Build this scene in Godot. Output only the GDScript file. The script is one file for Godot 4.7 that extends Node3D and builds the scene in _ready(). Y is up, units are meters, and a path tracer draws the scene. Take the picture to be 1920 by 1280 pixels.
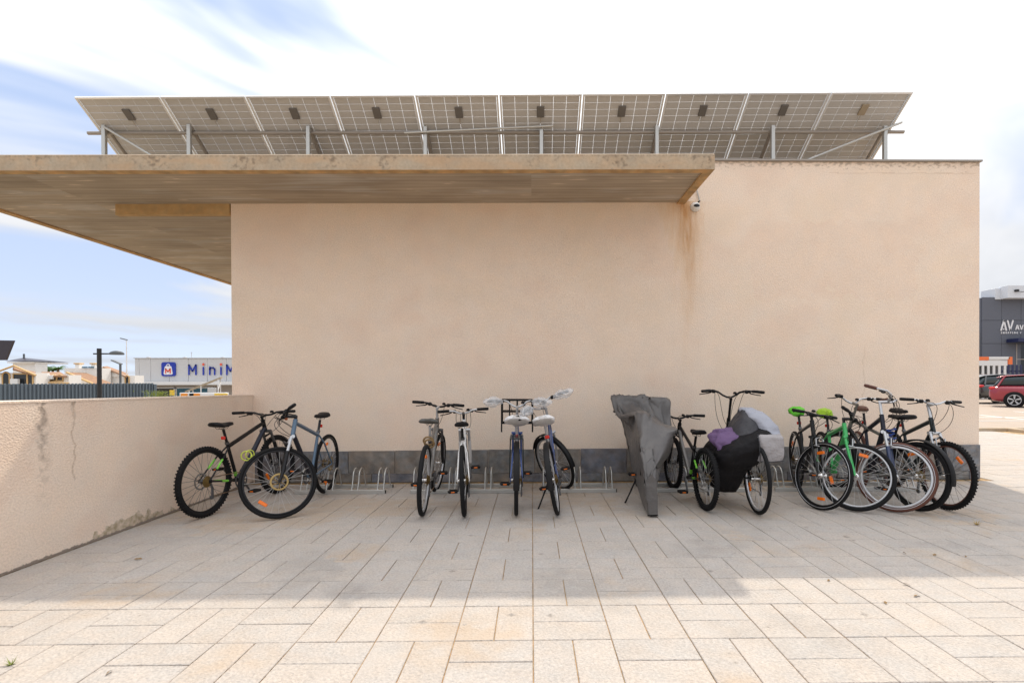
extends Node3D
# A plastered service building with a concrete canopy, a roof row of solar panels and bicycles parked in front.

const FOCAL := 973.565
const PRINCIPAL := Vector2(1011.112, 718.072)
const EYE := Vector3(0, 1.3195, 0)
const WALL_Z := -6.757
const WALL_LEFT := -3.8735
const WALL_RIGHT := 5.897
const SLAB := 0.4
const SLAB_X := 0.0034
const SLAB_Z := -2.6276

var turned: Basis
var rng := RandomNumberGenerator.new()
var M := {}
var cache := {}
var taken := {}

# ---------------------------------------------------------------- mesh collector
class Shape:
	var v := PackedVector3Array()
	var n := PackedVector3Array()
	var uv := PackedVector2Array()
	var ix := PackedInt32Array()

	func quad(a: Vector3, b: Vector3, c: Vector3, d: Vector3, ua := Vector2.ZERO, ub := Vector2.ZERO, uc := Vector2.ZERO, ud := Vector2.ZERO) -> void:
		# corners run counter-clockwise seen from outside
		var nn := (b - a).cross(c - a)
		if nn.length_squared() < 1e-16:
			nn = (c - a).cross(d - a)
		nn = nn.normalized()
		var k := v.size()
		v.append(a); v.append(b); v.append(c); v.append(d)
		for i in 4: n.append(nn)
		uv.append(ua); uv.append(ub); uv.append(uc); uv.append(ud)
		for i in [0, 2, 1, 0, 3, 2]: ix.append(k + i)

	func tri(a: Vector3, b: Vector3, c: Vector3) -> void:
		var nn := (b - a).cross(c - a).normalized()
		var k := v.size()
		v.append(a); v.append(b); v.append(c)
		for i in 3:
			n.append(nn); uv.append(Vector2.ZERO)
		for i in [0, 2, 1]: ix.append(k + i)

	func outward(q: Array, mid: Vector3) -> void:
		if (q[1] - q[0]).cross(q[2] - q[0]).dot(q[0] + q[2] - mid * 2.0) > 0: quad(q[0], q[1], q[2], q[3])
		else: quad(q[3], q[2], q[1], q[0])

	func box(c: Vector3, s: Vector3, t := Transform3D()) -> Shape:
		return cbox(c, s, 0.0, t)

	func cbox(c: Vector3, s: Vector3, b: float, t := Transform3D()) -> Shape:
		# a box with chamfered edges (b = 0: a plain box)
		var h := s / 2
		for axis in 3:
			for sg in [-1.0, 1.0]:
				var a1 := (axis + 1) % 3
				var a2 := (axis + 2) % 3
				var q := []
				for k in [[-1, -1], [1, -1], [1, 1], [-1, 1]]:
					var p := Vector3.ZERO
					p[axis] = sg * h[axis]
					p[a1] = k[0] * (h[a1] - b)
					p[a2] = k[1] * (h[a2] - b)
					q.append(t * (c + p))
				outward(q, t * c)
		if b > 0.0:
			for axis in 3:
				var a1 := (axis + 1) % 3
				var a2 := (axis + 2) % 3
				for s1 in [-1.0, 1.0]:
					for s2 in [-1.0, 1.0]:
						var q := []
						for k in [[-1, 0], [1, 0], [1, 1], [-1, 1]]:
							var p := Vector3.ZERO
							p[axis] = k[0] * (h[axis] - b)
							p[a1] = s1 * (h[a1] - (b if k[1] == 1 else 0.0))
							p[a2] = s2 * (h[a2] - (0.0 if k[1] == 1 else b))
							q.append(t * (c + p))
						outward(q, t * c)
			for sx in [-1.0, 1.0]:
				for sy in [-1.0, 1.0]:
					for sz in [-1.0, 1.0]:
						var sg := Vector3(sx, sy, sz)
						var e := h * sg
						var a := t * (c + e - Vector3(0, b * sy, b * sz))
						var d := t * (c + e - Vector3(b * sx, 0, b * sz))
						var g := t * (c + e - Vector3(b * sx, b * sy, 0))
						if (d - a).cross(g - a).dot(a - t * c) > 0: tri(a, d, g)
						else: tri(a, g, d)
		return self

	func tube(pts: Array, r, sides := 8, closed := false, caps := true, flat := 1.0) -> Shape:
		var m := pts.size()
		var k := v.size()
		var side := Vector3.ZERO
		var first := Vector3.ZERO
		for i in m:
			var a: Vector3 = pts[(i - 1 + m) % m] if closed or i > 0 else pts[i]
			var b: Vector3 = pts[(i + 1) % m] if closed or i < m - 1 else pts[i]
			var tg := (b - a).normalized()
			if i == 0:
				side = tg.cross(Vector3.UP if absf(tg.y) < 0.9 else Vector3.RIGHT).normalized()
				first = side
			else:
				side = (side - tg * side.dot(tg)).normalized()
			var up := tg.cross(side)
			var rad: float = r[i] if r is Array else r
			for j in sides:
				var an := TAU * j / sides
				var dir := side * cos(an) + up * sin(an) * flat
				v.append(pts[i] + dir * rad)
				n.append((side * cos(an) * flat + up * sin(an)).normalized())
				uv.append(Vector2(float(j) / sides, float(i) / m))
		var rows := m if closed else m - 1
		for i in rows:
			for j in sides:
				var a := k + i * sides + j
				var b := k + i * sides + (j + 1) % sides
				var c := k + ((i + 1) % m) * sides + (j + 1) % sides
				var d := k + ((i + 1) % m) * sides + j
				for q in [a, c, b, a, d, c]: ix.append(q)
		if caps and not closed:
			for e in [0, m - 1]:
				var tg: Vector3 = (pts[0] - pts[1]).normalized() if e == 0 else (pts[m - 1] - pts[m - 2]).normalized()
				var o := v.size()
				for j in sides:
					v.append(v[k + e * sides + j]); n.append(tg); uv.append(Vector2.ZERO)
				for j in range(1, sides - 1):
					if e == 0: ix.append_array(PackedInt32Array([o, o + j, o + j + 1]))
					else: ix.append_array(PackedInt32Array([o, o + j + 1, o + j]))
		return self

	func ring(c: Vector3, big: float, small: float, seg := 40, sides := 8, t := Transform3D(), flat := 1.0) -> Shape:
		# a torus round the z axis
		var pts := []
		for i in seg:
			pts.append(t * (c + Vector3(cos(TAU * i / seg) * big, sin(TAU * i / seg) * big, 0)))
		return tube(pts, small, sides, true, false, flat)

	func lathe(prof: Array, t := Transform3D(), seg := 24, round_shade := true) -> Shape:
		# profile of (radius, height) turned about the local y axis, listed from bottom to top on the outside
		var k := v.size()
		var m := prof.size()
		for i in m:
			var p: Vector2 = prof[i]
			var d: Vector2 = (prof[mini(i + 1, m - 1)] - prof[maxi(i - 1, 0)])
			var nn := Vector2(d.y, -d.x).normalized()
			for j in seg + 1:
				var a := TAU * j / seg
				v.append(t * Vector3(p.x * cos(a), p.y, -p.x * sin(a)))
				n.append((t.basis * Vector3(nn.x * cos(a), nn.y, -nn.x * sin(a))).normalized())
				uv.append(Vector2(float(j) / seg, float(i) / maxi(1, m - 1)))
		for i in m - 1:
			for j in seg:
				var a := k + i * (seg + 1) + j
				for q in [a, a + seg + 2, a + 1, a, a + seg + 1, a + seg + 2]: ix.append(q)
		return self

	func loft(loops: Array, wrap := true, cap0 := true, cap1 := true) -> Shape:
		# smooth skin through rings of equally many points
		var m := loops.size()
		var c: int = loops[0].size()
		var k := v.size()
		for i in m:
			for j in c:
				v.append(loops[i][j]); n.append(Vector3.ZERO); uv.append(Vector2(float(j) / c, float(i) / maxi(1, m - 1)))
		var cols := c if wrap else c - 1
		for i in m - 1:
			for j in cols:
				var a := k + i * c + j
				var b := k + i * c + (j + 1) % c
				var d := k + (i + 1) * c + j
				var e := k + (i + 1) * c + (j + 1) % c
				for f in [[a, b, e], [a, e, d]]:
					var nn := (v[f[1]] - v[f[0]]).cross(v[f[2]] - v[f[0]])
					for q in f: n[q] += nn
					ix.append(f[0]); ix.append(f[2]); ix.append(f[1])
		for q in range(k, v.size()): n[q] = n[q].normalized() if n[q].length_squared() > 0 else Vector3.UP
		for e in 2:
			if (e == 0 and cap0) or (e == 1 and cap1):
				var lp: Array = loops[0] if e == 0 else loops[m - 1]
				var mid := Vector3.ZERO
				for p in lp: mid += p / c
				for j in c:
					if e == 0: tri(mid, lp[(j + 1) % c], lp[j])
					else: tri(mid, lp[j], lp[(j + 1) % c])
		return self

	func band(r0: float, r1: float, w: float, a0: float, a1: float, seg := 20, c := Vector3.ZERO) -> Shape:
		# a curved strip in the x-y plane between two radii, w wide along z
		var loops := []
		for i in seg + 1:
			var a := lerpf(a0, a1, float(i) / seg)
			var d := Vector3(cos(a), sin(a), 0)
			var z := Vector3(0, 0, w / 2)
			loops.append([c + d * r0 - z * 1.0, c + d * r0 + z, c + d * (r1 - 0.008) + z, c + d * r1 + z * 0.55, c + d * r1 - z * 0.55, c + d * (r1 - 0.008) - z])
		return loft(loops)

	func prism(poly: PackedVector2Array, z0: float, z1: float, t := Transform3D()) -> Shape:
		# a flat outline in x-y given thickness along z
		if not Geometry2D.is_polygon_clockwise(poly):
			pass
		else:
			poly.reverse()
		var ids := Geometry2D.triangulate_polygon(poly)
		for i in range(0, ids.size(), 3):
			var a := poly[ids[i]]
			var b := poly[ids[i + 1]]
			var c := poly[ids[i + 2]]
			if (b - a).cross(c - a) < 0:
				var s := b
				b = c
				c = s
			tri(t * Vector3(a.x, a.y, z1), t * Vector3(b.x, b.y, z1), t * Vector3(c.x, c.y, z1))
			tri(t * Vector3(a.x, a.y, z0), t * Vector3(c.x, c.y, z0), t * Vector3(b.x, b.y, z0))
		var m := poly.size()
		for i in m:
			var a := poly[i]
			var b := poly[(i + 1) % m]
			quad(t * Vector3(a.x, a.y, z0), t * Vector3(b.x, b.y, z0), t * Vector3(b.x, b.y, z1), t * Vector3(a.x, a.y, z1))
		return self

	func mesh() -> ArrayMesh:
		var arr := []
		arr.resize(Mesh.ARRAY_MAX)
		arr[Mesh.ARRAY_VERTEX] = v
		arr[Mesh.ARRAY_NORMAL] = n
		arr[Mesh.ARRAY_TEX_UV] = uv
		arr[Mesh.ARRAY_TEX_UV2] = uv
		arr[Mesh.ARRAY_INDEX] = ix
		var m := ArrayMesh.new()
		m.add_surface_from_arrays(Mesh.PRIMITIVE_TRIANGLES, arr)
		return m

# ---------------------------------------------------------------- naming and placing
func numbered(called: String) -> String:
	var k: int = taken.get(called, 0)
	taken[called] = k + 1
	return called if k == 0 else "%s_%03d" % [called, k]

func thing(called: String, label: String, category: String, where := Vector3.ZERO, group := "", kind := "") -> Node3D:
	var o := Node3D.new()
	o.name = numbered(called)
	add_child(o)
	o.position = where
	tell(o, label, category, group, kind)
	return o

func tell(o: Node3D, label: String, category: String, group := "", kind := "") -> void:
	if label: o.set_meta("label", label)
	if category: o.set_meta("category", category)
	if group: o.set_meta("group", group)
	if kind: o.set_meta("kind", kind)

func part(parent: Node, called: String, shape, material: Material, where := Transform3D()) -> MeshInstance3D:
	var o := MeshInstance3D.new()
	o.name = called
	o.mesh = shape.mesh() if shape is Shape else shape
	o.material_override = material
	o.transform = where
	parent.add_child(o, true)
	return o

func lone(called: String, shape, material: Material, label: String, category: String, where := Transform3D(), group := "", kind := "") -> MeshInstance3D:
	var o := MeshInstance3D.new()
	o.name = numbered(called)
	o.mesh = shape.mesh() if shape is Shape else shape
	o.material_override = material
	o.transform = where
	add_child(o)
	tell(o, label, category, group, kind)
	return o

func at(px: float, py: float, depth: float) -> Vector3:
	# the point that a pixel of the photograph shows on the upright plane this far away
	var d := turned * Vector3((px - PRINCIPAL.x) / FOCAL, -(py - PRINCIPAL.y) / FOCAL, -1)
	return EYE + d * (-depth / d.z)

func ground_at(px: float, py: float, h := 0.0) -> Vector3:
	var d := turned * Vector3((px - PRINCIPAL.x) / FOCAL, -(py - PRINCIPAL.y) / FOCAL, -1)
	return EYE + d * ((h - EYE.y) / d.y)

func V(x: float, y: float, z: float) -> Vector3:
	return Vector3(x, y, z)

# ---------------------------------------------------------------- materials
func lin(r: float, g: float, b: float) -> Color:
	return Color(r, g, b).linear_to_srgb()

func mat(called: String, r: float, g: float, b: float, rough := 0.7, metal := 0.0, coat := 0.0) -> StandardMaterial3D:
	var m := StandardMaterial3D.new()
	m.resource_name = called
	m.albedo_color = lin(r, g, b)
	m.roughness = rough
	m.metallic = metal
	if coat > 0.0:
		m.clearcoat_enabled = true
		m.clearcoat = coat
		m.clearcoat_roughness = 0.15
	M[called] = m
	return m

func noise(seed_: int, freq: float, oct := 3, kind := FastNoiseLite.TYPE_SIMPLEX_SMOOTH) -> FastNoiseLite:
	var f := FastNoiseLite.new()
	f.seed = seed_
	f.frequency = freq
	f.noise_type = kind
	f.fractal_type = FastNoiseLite.FRACTAL_FBM if oct > 1 else FastNoiseLite.FRACTAL_NONE
	f.fractal_octaves = oct
	return f

func seamless(seed_: int, freq: float, oct: int, w: int, h: int) -> PackedByteArray:
	var im := noise(seed_, freq, oct).get_seamless_image(w, h)
	im.convert(Image.FORMAT_L8)
	return im.get_data()

func picture(w: int, h: int, bytes: PackedByteArray) -> ImageTexture:
	return ImageTexture.create_from_image(Image.create_from_data(w, h, false, Image.FORMAT_RGB8, bytes))

func grain_map(seed_: int, freq: float, oct: int, size: int, strength: float) -> ImageTexture:
	var im := noise(seed_, freq, oct).get_seamless_image(size, size)
	im.convert(Image.FORMAT_RGBA8)
	im.bump_map_to_normal_map(strength)
	return ImageTexture.create_from_image(im)

func tinted(seed_: int, size: int, fine: float, coarse: float, base: Vector3, fine_amp: float, coarse_amp: float, warm := 0.0) -> ImageTexture:
	# a seamless mottled colour: fine grain over coarse patches (base is linear)
	var a := seamless(seed_, fine, 2, size, size)
	var b := seamless(seed_ + 1, coarse, 4, size, size)
	var c := seamless(seed_ + 2, coarse * 1.7, 3, size, size)
	var out := PackedByteArray()
	out.resize(size * size * 3)
	var r := RandomNumberGenerator.new()
	r.seed = seed_
	for i in size * size:
		var k := 1.0 + (a[i] / 127.5 - 1.0) * fine_amp + (b[i] / 127.5 - 1.0) * coarse_amp + (r.randf() - 0.5) * fine_amp
		var w := (c[i] / 127.5 - 1.0) * warm
		out[i * 3] = to_byte(base.x * k * (1.0 + w))
		out[i * 3 + 1] = to_byte(base.y * k)
		out[i * 3 + 2] = to_byte(base.z * k * (1.0 - w))
	return picture(size, size, out)

func to_byte(x: float) -> int:
	x = clampf(x, 0.0, 1.0)
	return int(clampf((1.055 * pow(x, 1.0 / 2.4) - 0.055 if x > 0.0031308 else x * 12.92) * 255.0 + 0.5, 0, 255))

func surfaced(called: String, tex: Texture2D, metres: float, rough: float, bump: Texture2D = null, bump_metres := 0.5, bump_scale := 1.0) -> StandardMaterial3D:
	var m := StandardMaterial3D.new()
	m.resource_name = called
	m.albedo_texture = tex
	m.uv1_triplanar = true
	m.uv1_world_triplanar = true
	m.uv1_scale = Vector3.ONE / metres
	m.roughness = rough
	if bump:
		m.normal_enabled = true
		m.normal_texture = bump
		m.normal_scale = bump_scale
	M[called] = m
	return m

func slab_stains() -> ImageTexture:
	# 1024 x 1024 over 16 x 16 m of paving (x -8..8, z -14..2): rust-tinted wash by the racks, grey smears, tyre scuffs, drops
	var n := 1024
	var out := PackedByteArray()
	out.resize(n * n * 4)
	var big := noise(301, 0.5, 4)
	var tan_ := noise(302, 0.7, 4)
	var fine := noise(303, 6.0, 3)
	var r := RandomNumberGenerator.new()
	r.seed = 8
	for j in n:
		var z := -14.0 + 16.0 * (j + 0.5) / n
		if z < -8.5 or z > -1.6: continue
		for i in n:
			var x := -8.0 + 16.0 * (i + 0.5) / n
			var a := 0.0
			var c := V(0.42, 0.30, 0.19)
			var rack := smoothstep(-4.5, -5.3, z) * smoothstep(4.2, 2.6, absf(x + 0.3))
			var g := fine.get_noise_2d(x, z)
			var t := tan_.get_noise_2d(x, z) + 0.26 * rack
			if t > 0.16: a = clampf((t - 0.16) * 1.3 * (0.8 + g), 0.0, 0.42)
			var b := big.get_noise_2d(x, z * 1.3)
			if b > 0.20 and (b - 0.20) * 1.2 > a:
				a = clampf((b - 0.20) * 1.1 * (0.8 + g), 0.0, 0.34)
				c = V(0.24, 0.22, 0.20)
			# one oily patch out in the open
			var o2 := exp(-pow((x + 1.12) / 0.13, 2) - pow((z + 3.18) / 0.17, 2)) * (0.75 + 0.9 * g)
			if o2 > a:
				a = clampf(o2 * 0.6, 0, 0.55)
				c = V(0.16, 0.15, 0.15)
			var o := (j * n + i) * 4
			out[o] = to_byte(c.x); out[o + 1] = to_byte(c.y); out[o + 2] = to_byte(c.z); out[o + 3] = int(a * 255)
	# drops of gum and oil
	for k in 170:
		var cx := r.randi_range(270, 900)
		var cz := r.randi_range(460, 770)
		var rad := r.randf_range(0.3, 1.1)
		for dj in range(-2, 3):
			for di in range(-2, 3):
				if Vector2(di, dj).length() <= rad:
					var o := ((cz + dj) * n + cx + di) * 4
					out[o] = 70; out[o + 1] = 66; out[o + 2] = 62; out[o + 3] = r.randi_range(60, 150)
	# curved tyre scuffs in front of the racks
	for k in 16:
		var p := Vector2(r.randf_range(-3.0, 4.6), r.randf_range(-5.2, -3.4))
		var d := r.randf_range(-1.2, 1.2) + PI / 2
		var bend := r.randf_range(-0.05, 0.05)
		for q in 26:
			p += Vector2(cos(d), sin(d)) * 0.016
			d += bend
			var o := (int((p.y + 14.0) * 64) * n + int((p.x + 8.0) * 64)) * 4
			if r.randf() < 0.8:
				out[o] = 95; out[o + 1] = 92; out[o + 2] = 92; out[o + 3] = r.randi_range(25, 80)
	return ImageTexture.create_from_image(Image.create_from_data(n, n, false, Image.FORMAT_RGBA8, out))

func make_materials() -> void:
	var stucco := grain_map(11, 0.16, 2, 1024, 2.2)
	var crease := grain_map(15, 0.012, 5, 512, 14.0)
	var gritty := grain_map(12, 0.2, 2, 512, 4.0)
	# five tones of washed concrete slab
	var tones := [[0.60, 0.545, 0.48], [0.615, 0.555, 0.485], [0.585, 0.535, 0.475], [0.60, 0.54, 0.47], [0.59, 0.54, 0.48]]
	for i in 5:
		var t: Array = tones[i]
		var tx := tinted(40 + i * 7, 512, 0.16, 0.012, V(t[0], t[1], t[2] * 1.035) * 0.675, 0.15, 0.06, 0.03)
		surfaced("slab%d" % i, tx, 1.7 + 0.13 * i, 0.85, gritty, 0.5, 0.45)
	var dirt := slab_stains()
	for i in 5:
		var m: StandardMaterial3D = M["slab%d" % i]
		m.detail_enabled = true
		m.detail_blend_mode = BaseMaterial3D.BLEND_MODE_MIX
		m.detail_uv_layer = BaseMaterial3D.DETAIL_UV_2
		m.detail_albedo = dirt
		m.uv2_triplanar = true
		m.uv2_world_triplanar = true
		m.uv2_scale = Vector3.ONE / 16.0
		m.uv2_offset = V(0.5, 0.0, 14.0 / 16.0)
	surfaced("joint_sand", tinted(99, 256, 0.1, 0.02, V(0.33, 0.215, 0.105), 0.3, 0.4, 0.15), 1.3, 0.95)
	surfaced("plaster", tinted(21, 1024, 0.14, 0.006, V(0.80, 0.662, 0.542), 0.09, 0.03, 0.02), 3.1, 0.95, stucco, 0.5, 0.5)
	surfaced("concrete", tinted(23, 512, 0.08, 0.01, V(0.43, 0.345, 0.25), 0.10, 0.12, 0.06), 1.9, 0.9)
	surfaced("asphalt", tinted(25, 512, 0.2, 0.008, V(0.36, 0.295, 0.24), 0.12, 0.08, 0.03), 4.0, 0.95)
	surfaced("earth", tinted(27, 256, 0.1, 0.01, V(0.30, 0.25, 0.19), 0.15, 0.15, 0.05), 9.0, 0.98)
	surfaced("roof_tile", tinted(29, 256, 0.12, 0.03, V(0.30, 0.17, 0.10), 0.25, 0.2, 0.1), 6.0, 0.9)
	surfaced("limewash", tinted(31, 256, 0.05, 0.01, V(0.80, 0.78, 0.75), 0.02, 0.03, 0.01), 9.0, 0.9)
	mat("ochre_trim", 0.62, 0.42, 0.20, 0.9)
	# metals, plastics, cloth
	mat("galvanised", 0.52, 0.52, 0.50, 0.42, 0.75)
	mat("aluminium", 0.72, 0.72, 0.72, 0.38, 0.7)
	mat("frame_white", 0.66, 0.65, 0.63, 0.45, 0.3)
	mat("old_tube", 0.33, 0.30, 0.27, 0.55, 0.4)
	mat("chrome", 0.72, 0.72, 0.72, 0.2, 1.0)
	mat("silver_paint", 0.55, 0.56, 0.58, 0.35, 0.6)
	mat("steel_dark", 0.12, 0.12, 0.125, 0.45, 0.7)
	mat("spoke", 0.55, 0.55, 0.55, 0.35, 0.9)
	mat("spoke_black", 0.06, 0.06, 0.06, 0.4, 0.6)
	mat("rubber", 0.009, 0.009, 0.010, 0.75)
	mat("rubber_grey", 0.05, 0.05, 0.055, 0.82)
	mat("rubber_brown", 0.10, 0.035, 0.022, 0.75)
	mat("black_plastic", 0.009, 0.009, 0.010, 0.5)
	mat("black_paint", 0.007, 0.007, 0.009, 0.35, 0.0, 0.25)
	mat("navy_black", 0.010, 0.012, 0.026, 0.35, 0.0, 0.3)
	mat("slate_blue", 0.075, 0.135, 0.21, 0.35, 0.2, 0.5)
	mat("white_paint", 0.72, 0.71, 0.70, 0.35, 0.0, 0.5)
	mat("blue_paint", 0.03, 0.075, 0.26, 0.35, 0.1, 0.5)
	mat("navy_paint", 0.02, 0.035, 0.10, 0.35, 0.1, 0.5)
	mat("green_paint", 0.03, 0.42, 0.10, 0.35, 0.0, 0.5)
	mat("grey_paint", 0.16, 0.15, 0.14, 0.4, 0.3, 0.4)
	mat("teal_black", 0.012, 0.02, 0.023, 0.35, 0.1, 0.3)
	mat("lime", 0.20, 0.60, 0.06, 0.5)
	mat("red_decal", 0.55, 0.04, 0.03, 0.4)
	mat("saddle_black", 0.010, 0.010, 0.012, 0.55)
	mat("saddle_grey", 0.09, 0.09, 0.085, 0.6)
	mat("saddle_brown", 0.11, 0.045, 0.03, 0.55)
	mat("grip_brown", 0.09, 0.03, 0.02, 0.6)
	mat("grip_orange", 0.50, 0.12, 0.03, 0.6)
	mat("saddle_green", 0.10, 0.55, 0.02, 0.5)
	mat("saddle_lime", 0.32, 0.55, 0.02, 0.5)
	mat("reflector_orange", 0.85, 0.18, 0.01, 0.25)
	mat("reflector_red", 0.65, 0.03, 0.02, 0.25)
	mat("cassette", 0.36, 0.25, 0.10, 0.4, 0.8)
	mat("chain_rust", 0.22, 0.14, 0.08, 0.5, 0.6)
	mat("lock_lime", 0.62, 0.70, 0.10, 0.4)
	mat("lock_blue", 0.015, 0.06, 0.30, 0.4)
	mat("lock_tan", 0.25, 0.16, 0.07, 0.6)
	mat("cover_grey", 0.10, 0.094, 0.092, 0.42)
	mat("cover_black", 0.008, 0.0075, 0.009, 0.7)
	mat("cover_silver", 0.31, 0.295, 0.305, 0.6)
	mat("hood_silver", 0.32, 0.335, 0.39, 0.6)
	mat("hood_dark", 0.035, 0.035, 0.042, 0.6)
	mat("cloth_purple", 0.135, 0.08, 0.18, 0.85)
	mat("wrap_white", 0.74, 0.74, 0.75, 0.3)
	var film := mat("plastic_film", 0.85, 0.86, 0.88, 0.3)
	film.transparency = BaseMaterial3D.TRANSPARENCY_ALPHA
	film.albedo_color.a = 0.42
	for k in ["rubber", "black_plastic", "black_paint", "saddle_black", "cover_black", "navy_black", "teal_black"]: M[k].metallic_specular = 0.32
	for k in ["cover_grey", "cover_black", "hood_silver", "cover_silver", "cloth_purple", "hood_dark", "wrap_white"]:
		M[k].normal_enabled = true
		M[k].normal_texture = crease
		M[k].normal_scale = 0.35 if k == "cover_grey" or k == "wrap_white" else 0.8
		M[k].uv1_triplanar = true
		M[k].uv1_world_triplanar = true
		M[k].uv1_scale = Vector3.ONE / 0.8
	# panels
	mat("cell", 0.455, 0.445, 0.43, 0.45)
	var glass := mat("panel_glass", 0.9, 0.92, 0.92, 0.08)
	glass.transparency = BaseMaterial3D.TRANSPARENCY_ALPHA
	glass.albedo_color.a = 0.12
	mat("junction_dark", 0.13, 0.12, 0.11, 0.6)
	mat("junction_tan", 0.33, 0.27, 0.19, 0.6)
	mat("camera_white", 0.75, 0.75, 0.74, 0.4)
	mat("camera_glass", 0.01, 0.01, 0.012, 0.08)
	mat("conduit", 0.48, 0.47, 0.44, 0.5, 0.3)
	# background
	mat("fence_slat", 0.13, 0.165, 0.20, 0.5, 0.3)
	mat("lamp_black", 0.012, 0.012, 0.014, 0.5)
	mat("lamp_grey", 0.10, 0.11, 0.12, 0.5)
	mat("lamp_pale", 0.45, 0.45, 0.45, 0.5)
	mat("store_panel", 0.55, 0.55, 0.555, 0.6)
	mat("store_trim", 0.70, 0.71, 0.72, 0.5)
	mat("store_wall", 0.45, 0.40, 0.36, 0.8)
	mat("sign_blue", 0.01, 0.035, 0.36, 0.4)
	mat("sign_white", 0.78, 0.78, 0.80, 0.4)
	mat("sign_red", 0.75, 0.09, 0.04, 0.4)
	mat("sign_yellow", 0.75, 0.50, 0.04, 0.5)
	mat("sign_orange", 0.75, 0.27, 0.03, 0.5)
	mat("pane_dark", 0.025, 0.03, 0.035, 0.12)
	mat("pane_teal", 0.012, 0.12, 0.20, 0.15)
	mat("mall_grey", 0.105, 0.115, 0.145, 0.55)
	mat("mall_white", 0.62, 0.65, 0.70, 0.5)
	mat("mall_navy", 0.012, 0.018, 0.07, 0.5)
	mat("orange_fascia", 0.75, 0.16, 0.04, 0.5)
	mat("slat_white", 0.66, 0.66, 0.66, 0.5)
	mat("car_red", 0.28, 0.012, 0.03, 0.3, 0.2, 1.0)
	mat("car_grey", 0.055, 0.06, 0.062, 0.3, 0.4, 1.0)
	mat("car_glass", 0.025, 0.04, 0.045, 0.06)
	mat("tail_lamp", 0.55, 0.02, 0.02, 0.2)
	mat("road_paint", 0.75, 0.74, 0.72, 0.8)
	mat("panel_dark", 0.035, 0.028, 0.04, 0.4)
	mat("trunk", 0.16, 0.11, 0.07, 0.9)
	var leaf := mat("palm_leaf", 0.06, 0.14, 0.03, 0.6)
	leaf.backlight_enabled = true
	leaf.backlight = lin(0.05, 0.10, 0.02)
	var leaf2 := mat("shrub_leaf", 0.16, 0.20, 0.03, 0.6)
	leaf2.backlight_enabled = true
	leaf2.backlight = lin(0.08, 0.10, 0.02)
	mat("dry_leaf", 0.22, 0.14, 0.06, 0.8)
	mat("dry_grass", 0.40, 0.28, 0.10, 0.9)

# ---------------------------------------------------------------- sky
func make_sky() -> Sky:
	var w := 2048
	var h := 1024
	var buf := PackedFloat32Array()
	buf.resize(w * h * 4)
	var wisps := noise(5, 1.0, 6)
	var veil := noise(8, 0.55, 4)
	var comb := noise(19, 1.0, 4)
	var sun := V(0.18, 1.0, -0.667).normalized()
	var streak := deg_to_rad(-52.0)
	for j in h:
		var el := (0.5 - (j + 0.5) / h) * PI
		var sy := sin(el)
		var cy := cos(el)
		for i in w:
			var col := V(0.42, 0.36, 0.30)
			if sy > 0.0:
				var az := (i + 0.5) / w * TAU          # 0 is straight ahead, growing to the right
				var d := Vector3(sin(az) * cy, sy, -cos(az) * cy)
				# high thin cloud on a flat sheet overhead, combed out along one direction
				var p := Vector2(d.x, d.z) / (sy + 0.12)
				var q := Vector2(p.x * cos(streak) + p.y * sin(streak), -p.x * sin(streak) + p.y * cos(streak))
				var b := veil.get_noise_3d(q.x * 0.8, q.y * 0.8, 9.7)
				var a := wisps.get_noise_3d(q.x * 0.42 + b * 0.3, q.y * 1.2 + b * 0.5, 3.1)
				var f := comb.get_noise_3d(q.x * 1.3 + a, q.y * 5.0 + b * 2.0, 1.7)
				var gap := smoothstep(0.20, 0.95, -d.x - d.z * 0.35)      # a thinner part of the cloud sheet
				var cover := clampf(1.05 - gap * 0.78 - 0.22 * smoothstep(0.3, 0.85, d.x) + a * 1.25 + b * 0.30 + f * 0.30 * gap, 0.0, 1.0)
				cover = cover * cover * (3.0 - 2.0 * cover)
				var low := exp(-sy * 6.0)
				var blue := V(0.39, 0.505, 0.75).lerp(V(0.66, 0.74, 0.86), low)
				var near := acos(clampf(d.dot(sun), -1, 1))
				var glow := 1.0 + 0.8 * exp(-near * near / 0.16) + 0.15 * exp(-near / 0.8)
				var cloud := V(1.0, 0.995, 0.995).lerp(V(0.93, 0.96, 1.01), low) * (1.0 + 0.14 * b + 0.07 * f + 0.06 * a) * glow * (0.47 + 1.08 * sy)
				col = blue.lerp(cloud, cover * (1.0 - 0.25 * low))
			var o := (j * w + i) * 4
			buf[o] = col.x; buf[o + 1] = col.y; buf[o + 2] = col.z; buf[o + 3] = 1.0
	var im := Image.create_from_data(w, h, false, Image.FORMAT_RGBAF, buf.to_byte_array())
	var pm := PanoramaSkyMaterial.new()
	pm.panorama = ImageTexture.create_from_image(im)
	var sky := Sky.new()
	sky.sky_material = pm
	return sky

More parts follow.
